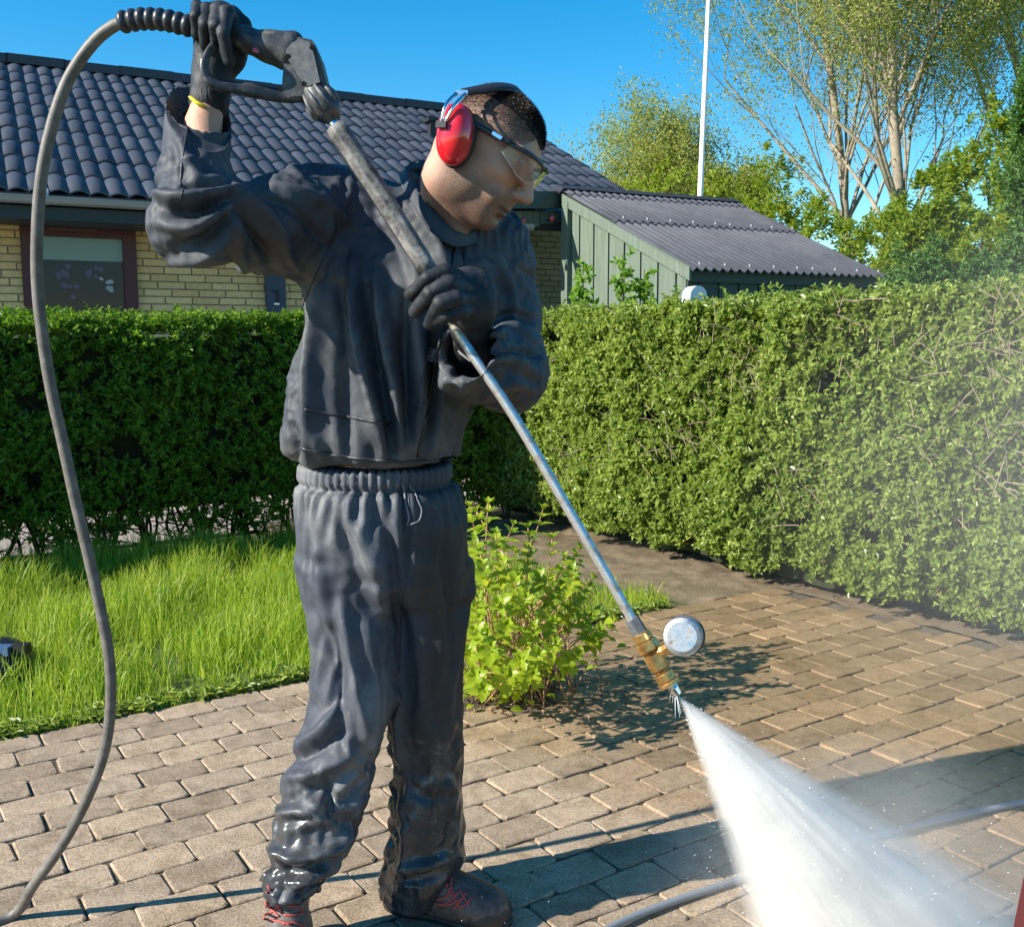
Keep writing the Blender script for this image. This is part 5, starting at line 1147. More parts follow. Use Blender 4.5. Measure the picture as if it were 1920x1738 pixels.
# ---------------- ear defenders
m_red = mat('glossy_red_plastic', (.62,.012,.02), .16, Coat_Weight=.7, Coat_Roughness=.08); m_foam = mat('black_cushion', (.012,.012,.013), .55); m_steel = mat('steel', (.78,.78,.80), .18, 1.0); m_band = mat('black_headband', (.02,.021,.026), .38)
ed = thing('ear_defenders', 'glossy red ear defenders with black headband worn over the shaved head', 'ear defenders', tuple(HL(0,.09,0)))
EC = HL(-.008, .094, -.020); 
cu, cf, cs = unit(U_*.93-F_*.36*1), None, S_; cf = unit(np.cross(cu, cs))*-1
cu = unit(P(862,210,1.8)-P(852,320,1.8)); cs = unit(S_); cu = unit(cu-cs*(cu@cs)); cf = np.cross(cu, cs)
for sg in (1, -1):
    c = EC if sg == 1 else EC-S_*(2*.094)*HS; o_ = cs*sg
    A = SDF(c-.09, c+.09, .0024); A.ell(c+o_*.004+cu*.012, (.031,.042,.025), (cf,cu,cs), .0).ell(c+o_*.004-cu*.012, (.031,.042,.026), (cf,cu,cs), .01); A.ell(c+o_*.018+cu*.004, (.024,.042,.016), (cf,cu,cs), .008); A.plane_cut(c-o_*.004, -o_, c-.09, c+.09)
    A.ell(c+o_*.041+cu*.022, (.009,.020,.009), (cf,cu,cs), .008, 'sub')
    V, Q = A.mesh(); cup = link('cup', mesh_np('cup', V, Q, m_red, True), ed)
    A = SDF(c-.09, c+.09, .003); A.ell(c-o_*.010, (.035,.056,.016), (cf,cu,cs), 0); V, Q = A.mesh(); link('cushion', mesh_np('cushion', V, Q, m_foam, True), cup)
    for k_ in (-1, 1):
        link('wire', MB().tube(spl([c+o_*.035+cu*.010-cf*.012+cf*.003*k_, c+o_*.034+cu*.040-cf*.003+cf*.008*k_, c+o_*.010+cu*.068+cf*.005+cf*.008*k_], 4), .0022, 6, flat=1.6).mesh('wire', m_steel, True), cup)
    link('wire_clip', MB().box(c+o_*.036+cu*.006-cf*.014, (.018,.011,.009), ax=(cf,cu,cs)).mesh('wire_clip', m_band), cup)
    link('wire_bridge', MB().box(c+o_*.008+cu*.070+cf*.006, (.022,.007,.005), ax=(cf,cu,cs)).mesh('wire_bridge', m_steel), cup)
pl0 = EC+cs*.004+cu*.072+cf*.006; pl1 = EC-S_*(2*.094)*HS-cs*.004+cu*.072+cf*.006; apex = HL(.012, 0, .1035); bq = HL(-.002,.052,.087); bq2 = HL(-.002,-.052,.087)
bp = spl([pl0, bq, apex, bq2, pl1], 8); mbh = MB(); vs = []; fs = []
for i, q in enumerate(bp):
    t = unit(bp[min(i+1,len(bp)-1)]-bp[max(i-1,0)]); nn = unit((q-HL(-.01,0,.02))-t*((q-HL(-.01,0,.02))@t)); wv = np.cross(t, nn); wd_ = .0085+.004*math.sin(math.pi*i/(len(bp)-1))
    for a, b in ((-1,-.5),(-.8,1),(.8,1),(1,-.5)): vs.append(q+wv*wd_*a+nn*.0028*b)
for i in range(len(bp)-1):
    for k in range(4): fs.append((i*4+k, i*4+(k+1)%4, (i+1)*4+(k+1)%4, (i+1)*4+k))
fs += [(3,2,1,0), tuple(len(vs)-4+k for k in range(4))]; link('headband', mbh.add(vs, fs).mesh('headband', m_band, True), ed)

# ---------------- safety glasses
gl_ = thing('safety_glasses', 'clear safety glasses with black brow bar and temple on the man\'s face', 'glasses', tuple(HL(.11,0,0)))
m_clear = bpy.data.materials.new('clear_lens'); m_clear.use_nodes = True; ctn = m_clear.node_tree; tr1 = ctn.nodes.new('ShaderNodeBsdfTransparent'); tr1.inputs[0].default_value = (.93,.95,.90,1); gs1 = ctn.nodes.new('ShaderNodeBsdfGlossy'); gs1.inputs['Roughness'].default_value = .05; mx1 = ctn.nodes.new('ShaderNodeMixShader'); fz = ctn.nodes.new('ShaderNodeFresnel'); fz.inputs[0].default_value = 1.9
ctn.links.new(fz.outputs[0], mx1.inputs[0]); ctn.links.new(tr1.outputs[0], mx1.inputs[1]); ctn.links.new(gs1.outputs[0], mx1.inputs[2]); df1 = ctn.nodes.new('ShaderNodeBsdfDiffuse'); df1.inputs[0].default_value = (.8,.8,.8,1); mx2 = ctn.nodes.new('ShaderNodeMixShader'); mx2.inputs[0].default_value = .07; ctn.links.new(mx1.outputs[0], mx2.inputs[1]); ctn.links.new(df1.outputs[0], mx2.inputs[2]); ctn.links.new(mx2.outputs[0], ctn.nodes['Material Output'].inputs[0])
m_haze = mat('lens_edge_reflection', (.7,.72,.62), .4, Alpha=.5)  # pale rim colour stands in for bright reflections along the lens edge
for sg in (-1, 1):
    br = [HL(.118,sg*.004,.018), HL(.116,sg*.030,.020), HL(.100,sg*.058,.019), HL(.072,sg*.074,.016)]
    link('brow_bar', MB().tube(spl(br, 5), .0032, 8, flat=1.5).mesh('brow_bar', m_band, True), gl_)
    link('temple', MB().tube(spl([HL(.072,sg*.076,.016), HL(.045,sg*.082,.014), HL(-.005,sg*.086,.010)], 5), .0030, 6, flat=1.8).mesh('temple', m_band, True), gl_)
    link('hinge_glint', MB().box(HL(.050,sg*.0845,.0145), (.020,.002,.006), ax=AXH).mesh('hinge_glint', m_steel), gl_)
    V, F = [], []; nu, nv = 9, 6; tp = spl(br, 3)
    nu = len(tp)
    for i, q in enumerate(tp):
        t = i/(nu-1); hgt = .040*(1-.55*max(0, t-.55)/.45) - (.012*(1-t/.2) if t < .2 else 0)
        for j in range(nv):
            w_ = j/(nv-1); V.append(q-U_*(hgt*w_)*HS-F_*(.006*w_*w_)+ (-F_*.0))
    F = [(i*nv+j, (i+1)*nv+j, (i+1)*nv+j+1, i*nv+j+1) for i in range(nu-1) for j in range(nv-1)]
    link('lens', MB().add(V, F).mesh('lens', m_clear, True), gl_)
    link('lens_rim', MB().tube([np.array(V[i*nv+nv-1]) for i in range(nu)], .0009, 5).mesh('lens_rim', m_haze, True), gl_)

# ================================================================ PRESSURE WASHER LANCE, HOSE, GAUGE
m_gun = mat('dusty_black_plastic', (.03,.03,.032), .42); gq = geopos(m_gun); nq = noise(m_gun, gq, 35, 5, .7); nq2 = noise(m_gun, gq, 200, 3, .7)
L(m_gun, ramp(m_gun, nq.outputs[0], [(.35,(.020,.021,.025)),(.55,(.050,.050,.052)),(.75,(.16,.15,.135))]).outputs[0], B(m_gun).inputs['Base Color']); bump(m_gun, nq2.outputs[0], .3, .002)
m_gunp = mat('worn_grey_plate', (.10,.105,.11), .5); gq = geopos(m_gunp); nq = noise(m_gunp, gq, 60, 5, .75); L(m_gunp, ramp(m_gunp, nq.outputs[0], [(.35,(.07,.075,.082)),(.60,(.13,.135,.14)),(.72,(.24,.20,.15))]).outputs[0], B(m_gunp).inputs['Base Color'])
m_grip = mat('weathered_grip', (.2,.18,.15), .65); gq = geopos(m_grip); nq = noise(m_grip, gq, 24, 5, .75); L(m_grip, ramp(m_grip, nq.outputs[0], [(.36,(.02,.02,.02)),(.52,(.125,.122,.115)),(.72,(.30,.29,.27))]).outputs[0], B(m_grip).inputs['Base Color']); bump(m_grip, nq.outputs[0], .5, .004)
m_pipe = mat('scratched_steel_pipe', (.72,.70,.68), .3, .8); gq = geopos(m_pipe); nq = noise(m_pipe, gq, 60, 5, .7); L(m_pipe, ramp(m_pipe, nq.outputs[0], [(.35,(.34,.29,.24)),(.55,(.72,.70,.68))]).outputs[0], B(m_pipe).inputs['Base Color']); L(m_pipe, ramp(m_pipe, nq.outputs[0], [(.35,(.55,.55,.55)),(.6,(.2,.2,.2))]).outputs[0], B(m_pipe).inputs['Roughness'])
m_brass = mat('brass', (.62,.36,.12), .32, .85); gq = geopos(m_brass); nq = noise(m_brass, gq, 50, 4); L(m_brass, ramp(m_brass, nq.outputs[0], [(.35,(.34,.18,.06)),(.6,(.70,.43,.16))]).outputs[0], B(m_brass).inputs['Base Color']); bump(m_brass, nq.outputs[0], .3, .002)
lance = thing('pressure_lance', 'long pressure washer lance with trigger gun, steel pipe and brass gauge fitting', 'lance', tuple(P(1268,1300,1.62)))
YG = 1.84
def cc(x, y, Y=YG): return P(200+x/3.84, y/3.84, Y)
# trigger gun: handle, head, guard loop, trigger
A = SDF(P(340,230,1.76), P(640,20,1.93)+np.array([0,.03,.03]), .0028)
A.chain([cc(600,150,1.845),cc(820,190,1.845),cc(1010,290,1.84),cc(1160,345),cc(1290,400)], [.016,.018,.020,.023,.026], .012)
A.chain([cc(1180,300),cc(1340,310)], [.014,.020], .02)
V, Q = A.mesh(); V = relax(V, Q, 1); link('handle', mesh_np('handle', V, Q, m_gun, True), lance)
hd = [(1275,350),(1320,300),(1385,268),(1480,290),(1540,430),(1585,610),(1530,640),(1460,655),(1430,690),(1300,700),(1245,660),(1262,610),(1270,520)]
link('head', MB().prism([cc(x, y, 1.822) for x, y in hd], (0,1,0), .040).mesh('head', m_gun), lance)
pt = [(1292,360),(1330,312),(1388,282),(1455,300),(1480,350),(1500,430),(1535,592),(1450,622),(1420,615),(1340,480),(1290,410)]
plt_ = link('side_plate', MB().prism([cc(x, y, 1.814) for x, y in pt], (0,1,0), .0085).mesh('side_plate', m_gunp), lance)
for x, y in ((1306,408),(1418,604),(1478,345),(1245,637)): link('screw_hole', MB().tube([cc(x,y,1.8125), cc(x,y,1.8135)], .0042, 12).mesh('screw_hole', m_foam), plt_)
lp = [(770,330,1.80),(728,390,1.79),(705,470,1.785),(722,560,1.785),(790,610,1.79),(900,630,1.80),(1080,660,1.815),(1250,690,1.83),(1380,690,1.835),(1450,665,1.838)]
link('trigger_guard', MB().tube(spl([cc(*q) for q in lp], 5), [.0052]*8+[.0068]*8+[.0085]*12+[.010]*18, 8, flat=1.4).mesh('trigger_guard', m_gun, True), lance)
link('trigger', MB().tube(spl([cc(1010,300,1.825),cc(1090,350,1.822),cc(1100,400,1.822)], 4), .006, 6).mesh('trigger', m_gun, True), lance)
link('safety_catch', MB().prism([cc(1050,345,1.815),cc(1080,350,1.815),cc(1100,375,1.815),cc(1085,385,1.815),cc(1052,372,1.815)], (0,1,0), .01).mesh('safety_catch', m_red), lance)
# coupling
a0, a1 = cc(1480,640,1.838), cc(1640,870,1.832); dv = a1-a0
link('coupling', MB().tube([a0-dv*.1, a0+dv*.05, a0+dv*.35, a0+dv*.7, a0+dv*1.0], [.016,.023,.027,.026,.012], 18).mesh('coupling', m_gun, True), lance)
mbk = MB(); ax_ = unit(dv); s1 = unit(np.cross(ax_, [0,1,0])); s2 = np.cross(ax_, s1)
for i in range(10):
    t = i*.628; r_ = s1*math.cos(t)+s2*math.sin(t); mbk.tube([a0+dv*.08+r_*.0235, a0+dv*.38+r_*.0275, a0+dv*.68+r_*.0265], [.002,.0045,.003], 6)
link('coupling_rib', mbk.mesh('coupling_rib', m_gunp, True), lance)
# insulated grip tube and pipe: straight in space
LT, LH, LE2 = P(626,232,1.83), P(830,560,1.765), P(1196,1180,1.66)
link('neck_pipe', MB().tube([a1-dv*.1, P(630,245,1.828)], .0085, 12).mesh('neck_pipe', m_steel, True), lance)
g0_, g1_ = P(630,240,1.828), P(806,512,1.775); gp_ = spl([g0_, (g0_+g1_)/2+np.array([.002,0,0]), g1_], 8); mbg2 = MB(); n_ = 16; vs = []; fs = []
axx = unit(g1_-g0_); s1 = unit(np.cross(axx, [0,1,0])); s2 = np.cross(axx, s1)
for i, q in enumerate(gp_):
    for k in range(32):
        t = k/32*2*math.pi; r_ = (.0185-.0035*i/len(gp_))*(1+.13*abs(math.cos(3.5*t+i*.012))**.6-.06) ; vs.append(q+r_*(s1*math.cos(t)+s2*math.sin(t)))
for i in range(len(gp_)-1):
    for k in range(32): fs.append((i*32+k, i*32+(k+1)%32, (i+1)*32+(k+1)%32, (i+1)*32+k))
fs.append(tuple(range(31,-1,-1))); fs.append(tuple(range((len(gp_)-1)*32, len(gp_)*32)))
link('grip_tube', MB().add(vs, fs).mesh('grip_tube', m_grip, True), lance)
mbx_ = MB()
for k in range(5):
    t = 2.6+k*.62; pts = [q+(.0186-.0035*i/len(gp_))*(s1*math.cos(t+i*.02)+s2*math.sin(t+i*.02)) for i, q in enumerate(gp_)]
    mbx_.tube(pts, .0021, 5)
link('grip_groove', mbx_.mesh('grip_groove', m_foam, True), lance)
link('steel_pipe', MB().tube(spl([g1_-axx*.02, P(858,622,1.75), P(960,775,1.725), P(1060,945,1.70), P(1130,1065,1.68), LE2], 6), .0088, 14).mesh('steel_pipe', m_pipe, True), lance)
link('pipe_nut', MB().tube([P(1184,1160,1.662), P(1206,1196,1.657)], .0135, 6).mesh('pipe_nut', m_gunp), lance)
B0, B1 = P(1200,1186,1.658), P(1256,1284,1.642); bv = B1-B0
mbb = MB()
for t0, t1, r0_, n_ in ((0,.16,.0165,24),(.16,.34,.0205,8),(.34,.40,.014,20),(.40,.70,.0175,6),(.70,.76,.013,20),(.76,.92,.0165,24),(.92,1.0,.019,24)):
    mbb.tube([B0+bv*t0, B0+bv*(t0+.02), B0+bv*(t1-.02), B0+bv*t1], [r0_*.86, r0_, r0_, r0_*.86], n_)
link('brass_fitting', mbb.mesh('brass_fitting', m_brass), lance)
Z0, Z1 = P(1254,1280,1.642), P(1271,1302,1.638); link('nozzle', MB().tube([Z0, Z0+(Z1-Z0)*.5, Z1], [.0105,.010,.007], 12).mesh('nozzle', m_steel), lance)
gst = [P(1228,1222,1.65), P(1246,1218,1.64), P(1262,1206,1.63)]; link('gauge_stem', MB().tube(gst, [.009,.010,.009], 8).mesh('gauge_stem', m_brass), lance)
gc = P(1280,1193,1.60); gn = unit(np.array([-.28,-.93,.22])); m_gau = mat('worn_chrome', (.62,.64,.68), .35, .9); gq = geopos(m_gau); nq = noise(m_gau, gq, 45, 6, .75); L(m_gau, ramp(m_gau, nq.outputs[0], [(.36,(.22,.19,.17)),(.46,(.44,.45,.47)),(.7,(.56,.57,.59))]).outputs[0], B(m_gau).inputs['Base Color']); L(m_gau, ramp(m_gau, nq.outputs[0], [(.4,(.6,.6,.6)),(.6,(.22,.22,.22))]).outputs[0], B(m_gau).inputs['Roughness']); bump(m_gau, nq.outputs[0], .2, .002)
gau = link('gauge', MB().tube([gc-gn*.022, gc+gn*.004, gc+gn*.0075, gc+gn*.010], [.0315,.0318,.0300,.024], 40).mesh('gauge', m_gau), lance); 
link('gauge_rim', MB().tube([gc-gn*.026, gc-gn*.022], [.034,.034], 40).mesh('gauge_rim', mat('dark_rim', (.06,.06,.065), .4)), gau)

hose = thing('pressure_hose', 'grey-brown pressure hose arching from the trigger gun down the left side to the paving', 'hose', (-1.0,2.0,0))
m_hose = mat('dusty_hose', (.12,.105,.09), .55); gq = geopos(m_hose); nq = noise(m_hose, gq, 40, 5, .7); L(m_hose, ramp(m_hose, nq.outputs[0], [(.35,(.085,.075,.065)),(.7,(.18,.165,.145))]).outputs[0], B(m_hose).inputs['Base Color']); bump(m_hose, nq.outputs[0], .4, .002)
hp = [(240,41,1.86),(212,50,1.865),(172,84,1.87),(128,150,1.875),(98,235,1.88),(78,330,1.885),(70,430,1.89),(70,530,1.90),(80,630,1.905),(96,730,1.91),(118,830,1.915),(142,940,1.92),(168,1050,1.925),(188,1140,1.93),(203,1220,1.935),(208,1290,1.94),(203,1370,1.945),(186,1440,1.95),(152,1520,1.96),(112,1590,1.965),(62,1660,1.975)]
hpw = [P(*q) for q in hp]; e1 = G(22,1716,.011); hpw += [e1, e1+np.array([-.09,-.06,0]), e1+np.array([-.4,-.15,0])]
link('hose_pipe', MB().tube(spl(hpw, 6), .0108, 14).mesh('hose_pipe', m_hose, True), hose)
mbk = MB(); bo = spl([cc(95,165,1.86),cc(250,140,1.855),cc(400,145,1.85),cc(520,170,1.848),cc(620,195,1.846)], 16); vs = []; fs = []
m_boot = mat('black_rubber_boot', (.028,.030,.038), .38)
cum = 0; rads = []
for i in range(len(bo)):
    if i: cum += np.linalg.norm(bo[i]-bo[i-1])
    rads.append(.0145+.0048*abs(math.sin(math.pi*cum/.0172)))
bo2 = []; rr2 = []; Ltot = cum; nseg = 140; cums = np.concatenate([[0], np.cumsum([np.linalg.norm(bo[i]-bo[i-1]) for i in range(1,len(bo))])]); bo_ = np.array(bo)
for i in range(nseg): s_ = Ltot*i/(nseg-1); bo2.append(np.array([np.interp(s_, cums, bo_[:,k]) for k in range(3)])); rr2.append(.0138+.0058*abs(math.sin(math.pi*s_/.0168))**.7)
link('strain_relief', MB().tube(bo2, rr2, 18).mesh('strain_relief', m_boot, True), hose)
h2 = [G(u, v, .011) for u, v in ((1060,1790),(1150,1740),(1250,1694),(1380,1650),(1500,1610),(1640,1566),(1780,1532),(1925,1502),(2100,1470))]
h2 = [q+np.array([0,random.gauss(0,.003),0]) for q in h2]
gh = link('ground_hose', MB().tube(spl(h2, 6), .0082, 12).mesh('ground_hose', mat('blue_grey_hose', (.20,.22,.24), .4), True)); tag(gh, 'blue-grey hose lying across the paving at the bottom right behind the spray', 'hose')

# ================================================================ WATER SPRAY
spray = thing('water_spray', 'white fan of water spray blasting from the lance nozzle to the paving', 'spray', tuple(Z1))
tipp = Z1+(Z1-Z0)*.1; hitp = np.array([P(1695,1760,1.80)[0], 1.80, -.0]); axs = unit(hitp-tipp); Ls = np.linalg.norm(hitp-tipp)*1.12
e1_ = unit(np.cross(axs, [0,1,0])); e2_ = np.cross(axs, e1_); SPR = .35
mb = MB(); n_ = 28; nr = 12; vs = []; fs = []
for i in range(nr+1):
    t = .004+(i/nr)*.996
    for k in range(n_):
        th = 2*math.pi*k/n_; r_ = .003+Ls*t*SPR*1.0; vs.append(tipp+axs*Ls*t+r_*(e1_*math.cos(th)+e2_*math.sin(th)*.55))
for i in range(nr):
    for k in range(n_): fs.append((i*n_+k, i*n_+(k+1)%n_, (i+1)*n_+(k+1)%n_, (i+1)*n_+k))
fs.append(tuple(range(n_-1,-1,-1))); fs.append(tuple(range(nr*n_, (nr+1)*n_)))
# local frame: x=e1, y=e2, z=axis, origin at the nozzle
Mx = Matrix(((e1_[0],e2_[0],axs[0],tipp[0]),(e1_[1],e2_[1],axs[1],tipp[1]),(e1_[2],e2_[2],axs[2],tipp[2]),(0,0,0,1)))
inv = Mx.inverted(); vs = [tuple(inv @ Vector(v)) for v in vs]
m_sp = bpy.data.materials.new('spray_volume'); m_sp.use_nodes = True; nts = m_sp.node_tree; nts.nodes.remove(nts.nodes['Principled BSDF'])
tc = N(m_sp, 'ShaderNodeTexCoord'); sp_ = N(m_sp, 'ShaderNodeSeparateXYZ'); L(m_sp, tc.outputs['Object'], sp_.inputs[0]); X_, Y_, Z_ = sp_.outputs
zz = math_(m_sp, 'MAXIMUM', Z_, .004); rx = math_(m_sp, 'DIVIDE', X_, zz); ry = math_(m_sp, 'DIVIDE', Y_, zz)
ry2 = math_(m_sp, 'MULTIPLY', ry, 1.82); r2 = math_(m_sp, 'ADD', math_(m_sp, 'MULTIPLY', rx, rx), math_(m_sp, 'MULTIPLY', ry2, ry2)); rn = math_(m_sp, 'DIVIDE', math_(m_sp, 'SQRT', r2), SPR)
cv = N(m_sp, 'ShaderNodeCombineXYZ'); L(m_sp, math_(m_sp,'MULTIPLY',rx,22.0), cv.inputs[0]); L(m_sp, math_(m_sp,'MULTIPLY',ry,30.0), cv.inputs[1]); L(m_sp, math_(m_sp,'MULTIPLY',Z_,2.6), cv.inputs[2])
nz = noise(m_sp, cv.outputs[0], 1.0, 4, .6); cloud = noise(m_sp, tc.outputs['Object'], 9, 4, .6)
fall = math_(m_sp, 'SUBTRACT', 1.0, rn, True); fall2 = math_(m_sp, 'POWER', fall, 1.2)
stre = ramp(m_sp, nz.outputs[0], [(.37,(.16,.16,.16)),(.60,(1,1,1))]); cl_ = ramp(m_sp, cloud.outputs[0], [(.30,(.35,.35,.35)),(.65,(1,1,1))])
den = math_(m_sp, 'MULTIPLY', math_(m_sp, 'MULTIPLY', fall2, stre.outputs[0]), cl_.outputs[0])
dist_ = math_(m_sp, 'DIVIDE', 62.0, math_(m_sp, 'ADD', math_(m_sp,'POWER',zz,1.25), .025)); den = math_(m_sp, 'MULTIPLY', den, dist_)
vol = N(m_sp, 'ShaderNodeVolumePrincipled'); vol.inputs['Color'].default_value = (1,.992,.975,1); vol.inputs['Anisotropy'].default_value = .1; L(m_sp, den, vol.inputs['Density'])
L(m_sp, vol.outputs[0], nts.nodes['Material Output'].inputs['Volume'])
o = link('spray_cone', MB().add(vs, fs).mesh('spray_cone', m_sp)); o.parent = spray; o.matrix_parent_inverse = Matrix.Translation(-spray.location); o.matrix_basis = Mx; o['kind'] = 'stuff'
# droplets and threads of water
m_drop = mat('water_droplet', (.9,.93,.96), .25, Alpha=.8); m_drop.node_tree.nodes['Principled BSDF'].inputs['Transmission Weight'].default_value = .25
def drops(name, c, r, parent, m):
    k = len(c); oc = np.array([[1,0,0],[-1,0,0],[0,1,0],[0,-1,0],[0,0,1],[0,0,-1]], float); V = (c[:,None,:]+oc[None]*r[:,None,None]).reshape(-1,3); f = np.array([[0,2,4],[2,1,4],[1,3,4],[3,0,4],[2,0,5],[1,2,5],[3,1,5],[0,3,5]]); F = (f[None]+(np.arange(k)*6)[:,None,None]).reshape(-1,3)
    o = link(name, mesh_np(name, V, F, m, True), parent); o['kind'] = 'stuff'; return o
k = 16000; t = RNG.random(k)**.7*1.0; rr_ = np.abs(RNG.normal(0, .50, k)); th = RNG.random(k)*6.283; L_ = t*Ls; c = tipp+axs*L_[:,None]+(e1_*np.cos(th)[:,None]+e2_*np.sin(th)[:,None]*.55)*(SPR*L_*rr_)[:,None]
drops('droplet', c[c[:,2] > .004], (.0004+.0012*RNG.random(k)**4)[c[:,2] > .004], spray, m_drop)
# splashes round the impact and over the shaded paving
k = 800; c = np.stack([RNG.normal(.55,.35,k), RNG.normal(2.15,.28,k), np.abs(RNG.normal(0,.10,k))+.006], 1); kk = c[:,1] > 1.75; drops('splash', c[kk], (.0004+.0010*RNG.random(k)**3)[kk], spray, m_drop)
mb = MB()
for i in range(9):
    a = random.uniform(-2.2,-.6); d = np.array([math.cos(a)*random.uniform(.01,.02), random.uniform(-.02,.01), -random.uniform(.02,.045)]); b0 = Z0+(Z1-Z0)*random.uniform(.3,.9); mb.tube([b0, b0+d*.5+UP*.008, b0+d], [.00045,.0004,.0002], 4)
link('leak_jet', mb.mesh('leak_jet', m_drop), spray)['kind'] = 'stuff'
# low mist cloud at the right, over the paving
m_mist = bpy.data.materials.new('mist_volume'); m_mist.use_nodes = True; ntm = m_mist.node_tree; ntm.nodes.remove(ntm.nodes['Principled BSDF'])
tcm = N(m_mist, 'ShaderNodeTexCoord'); ln_ = N(m_mist, 'ShaderNodeVectorMath', operation='LENGTH'); L(m_mist, tcm.outputs['Object'], ln_.inputs[0]); cm = noise(m_mist, tcm.outputs['Object'], 1.6, 4, .6, .3)
dm = math_(m_mist, 'MULTIPLY', math_(m_mist, 'POWER', math_(m_mist, 'SUBTRACT', 1.0, ln_.outputs['Value'], True), 1.3), ramp(m_mist, cm.outputs[0], [(.3,(.2,.2,.2)),(.7,(1,1,1))]).outputs[0])
vm = N(m_mist, 'ShaderNodeVolumePrincipled'); vm.inputs['Color'].default_value = (1,.992,.975,1); L(m_mist, math_(m_mist, 'MULTIPLY', dm, 2.4), vm.inputs['Density']); L(m_mist, vm.outputs[0], ntm.nodes['Material Output'].inputs['Volume'])
vs = []; fs = []; n1_, n2_ = 10, 16
for i in range(n1_+1):
    for k in range(n2_): a, b = math.pi*i/n1_, 2*math.pi*k/n2_; vs.append((math.sin(a)*math.cos(b), math.sin(a)*math.sin(b), math.cos(a)))
for i in range(n1_):
    for k in range(n2_): fs.append((i*n2_+k, (i+1)*n2_+k, (i+1)*n2_+(k+1)%n2_, i*n2_+(k+1)%n2_))
hz2 = m_mist.copy(); hz2.name = 'drifting_mist'; [n for n in hz2.node_tree.nodes if n.type == 'MATH' and n.operation == 'MULTIPLY' and abs(n.inputs[1].default_value-2.4) < .01 and not n.inputs[1].is_linked][0].inputs[1].default_value = .42
mist2 = link('mist', MB().add(vs, fs).mesh('drifting_mist', hz2)); mist2.location = (1.75,3.0,.75); mist2.scale = (1.15,.9,1.15); mist2['kind'] = 'stuff'; mist2.parent = spray; mist2.matrix_parent_inverse = Matrix.Translation(-spray.location)
mist = link('mist', MB().add(vs, fs).mesh('mist', m_mist)); mist.location = (.78,2.02,.06); mist.scale = (.52,.45,.36); mist['kind'] = 'stuff'; mist.parent = spray; mist.matrix_parent_inverse = Matrix.Translation(-spray.location)

# ================================================================ HYDRANGEA BUSH
m_hy = leafmat('hydrangea_leaf', [(0,(.12,.22,.018)),(.4,(.24,.35,.022)),(.8,(.38,.43,.03)),(1,(.48,.46,.05))], .45, .34, scale=5, tcol=1.5)
m_cane = mat('tan_cane', (.36,.20,.09), .6); gq = geopos(m_cane); nq = noise(m_cane, gq, 40, 4); L(m_cane, ramp(m_cane, nq.outputs[0], [(.35,(.20,.105,.05)),(.65,(.46,.27,.13))]).outputs[0], B(m_cane).inputs['Base Color'])
bc = G(955,1290); bush = thing('hydrangea_bush', 'young bush with yellow-green leaves and tan canes at the paving edge beside the man', 'bush', tuple(bc))
sheet('planting_bed', [FR(*q) for q in BED], -.008, m_soil)
rb = np.random.default_rng(3); heads = []
tips_px = [(893,960,3.5),(915,945,3.45),(888,1010,3.3),(930,1000,3.3),(962,985,3.4),(1018,955,3.6),(905,1060,3.2),(940,1050,3.2),(990,1030,3.35),(1035,1010,3.5),(1060,1045,3.45),(1085,1030,3.5),(965,1090,3.15),(1010,1080,3.25),(1050,1095,3.3),(895,1120,3.05),(935,1130,3.05),(985,1120,3.1),(1110,1085,3.4),(1085,1125,3.3),(1150,1165,3.25),(1122,1180,3.2),(1105,1155,3.25),(890,1180,2.95),(1000,1175,3.05),(1035,1165,3.1),(950,1170,3.0),(920,1210,2.92),(1010,1225,2.95),(1040,1205,3.0),(975,1235,2.9),(890,1265,2.85),(955,1265,2.85),(1000,1262,2.88),(1080,1225,3.05),(905,1290,2.82),(1055,1085,3.6),(880,950,3.6),(860,1020,3.5),(850,1100,3.3),(870,1080,3.1),(1020,1130,3.5),(990,990,3.6),(1072,1070,3.2),(880,1220,3.0),(948,1020,3.6)]
Vs, Fs, o0 = [], [], 0; leaves_ind = []
canes = []
for (u, v, Y) in tips_px:
    Y = Y-.08; t_ = P(u, v, Y); 
    if t_[2] < .05: t_[2] = .05
    b0 = bc+np.array([rb.normal(0,.10), rb.normal(0,.08), -.01]); b0[2] = -.01; mid = (b0+t_)/2+np.array([rb.normal(0,.02), rb.normal(0,.02), .05]); dirn = unit(t_-mid+np.array([0,0,.10])); canes.append((b0, mid, t_))
    for w_ in range(rb.integers(3,5)):
        c0 = t_-dirn*w_*.028; nl = 5 if w_ == 0 else 4; a0 = rb.random()*6.28; sc = (.030, .040, .047, .045)[w_]*rb.uniform(.8,1.15)
        ax1 = unit(np.cross(dirn, rb.normal(size=3))); ax2 = np.cross(dirn, ax1)
        for k in range(nl):
            an = a0+k*6.283/nl+rb.normal(0,.15); rad = ax1*math.cos(an)+ax2*math.sin(an); d = unit(rad*(.75+.25*w_)+dirn*(.9-.28*w_)+rb.normal(0,.12,3)); leaves_ind.append((c0, d, dirn*.8-rad*.4+np.array([0,0,.1]), sc*rb.uniform(.8,1.15)))
for i in range(620):        # lower, older leaves through the bush
    b0, mid, t_ = canes[rb.integers(len(canes))]; q = b0+(t_-b0)*rb.uniform(.12,.95)+rb.normal(0,.028,3); d = rb.normal(size=3); d[2] = abs(d[2])*.3; leaves_ind.append((q, unit(d), UP+rb.normal(0,.3,3), rb.uniform(.030,.052)))
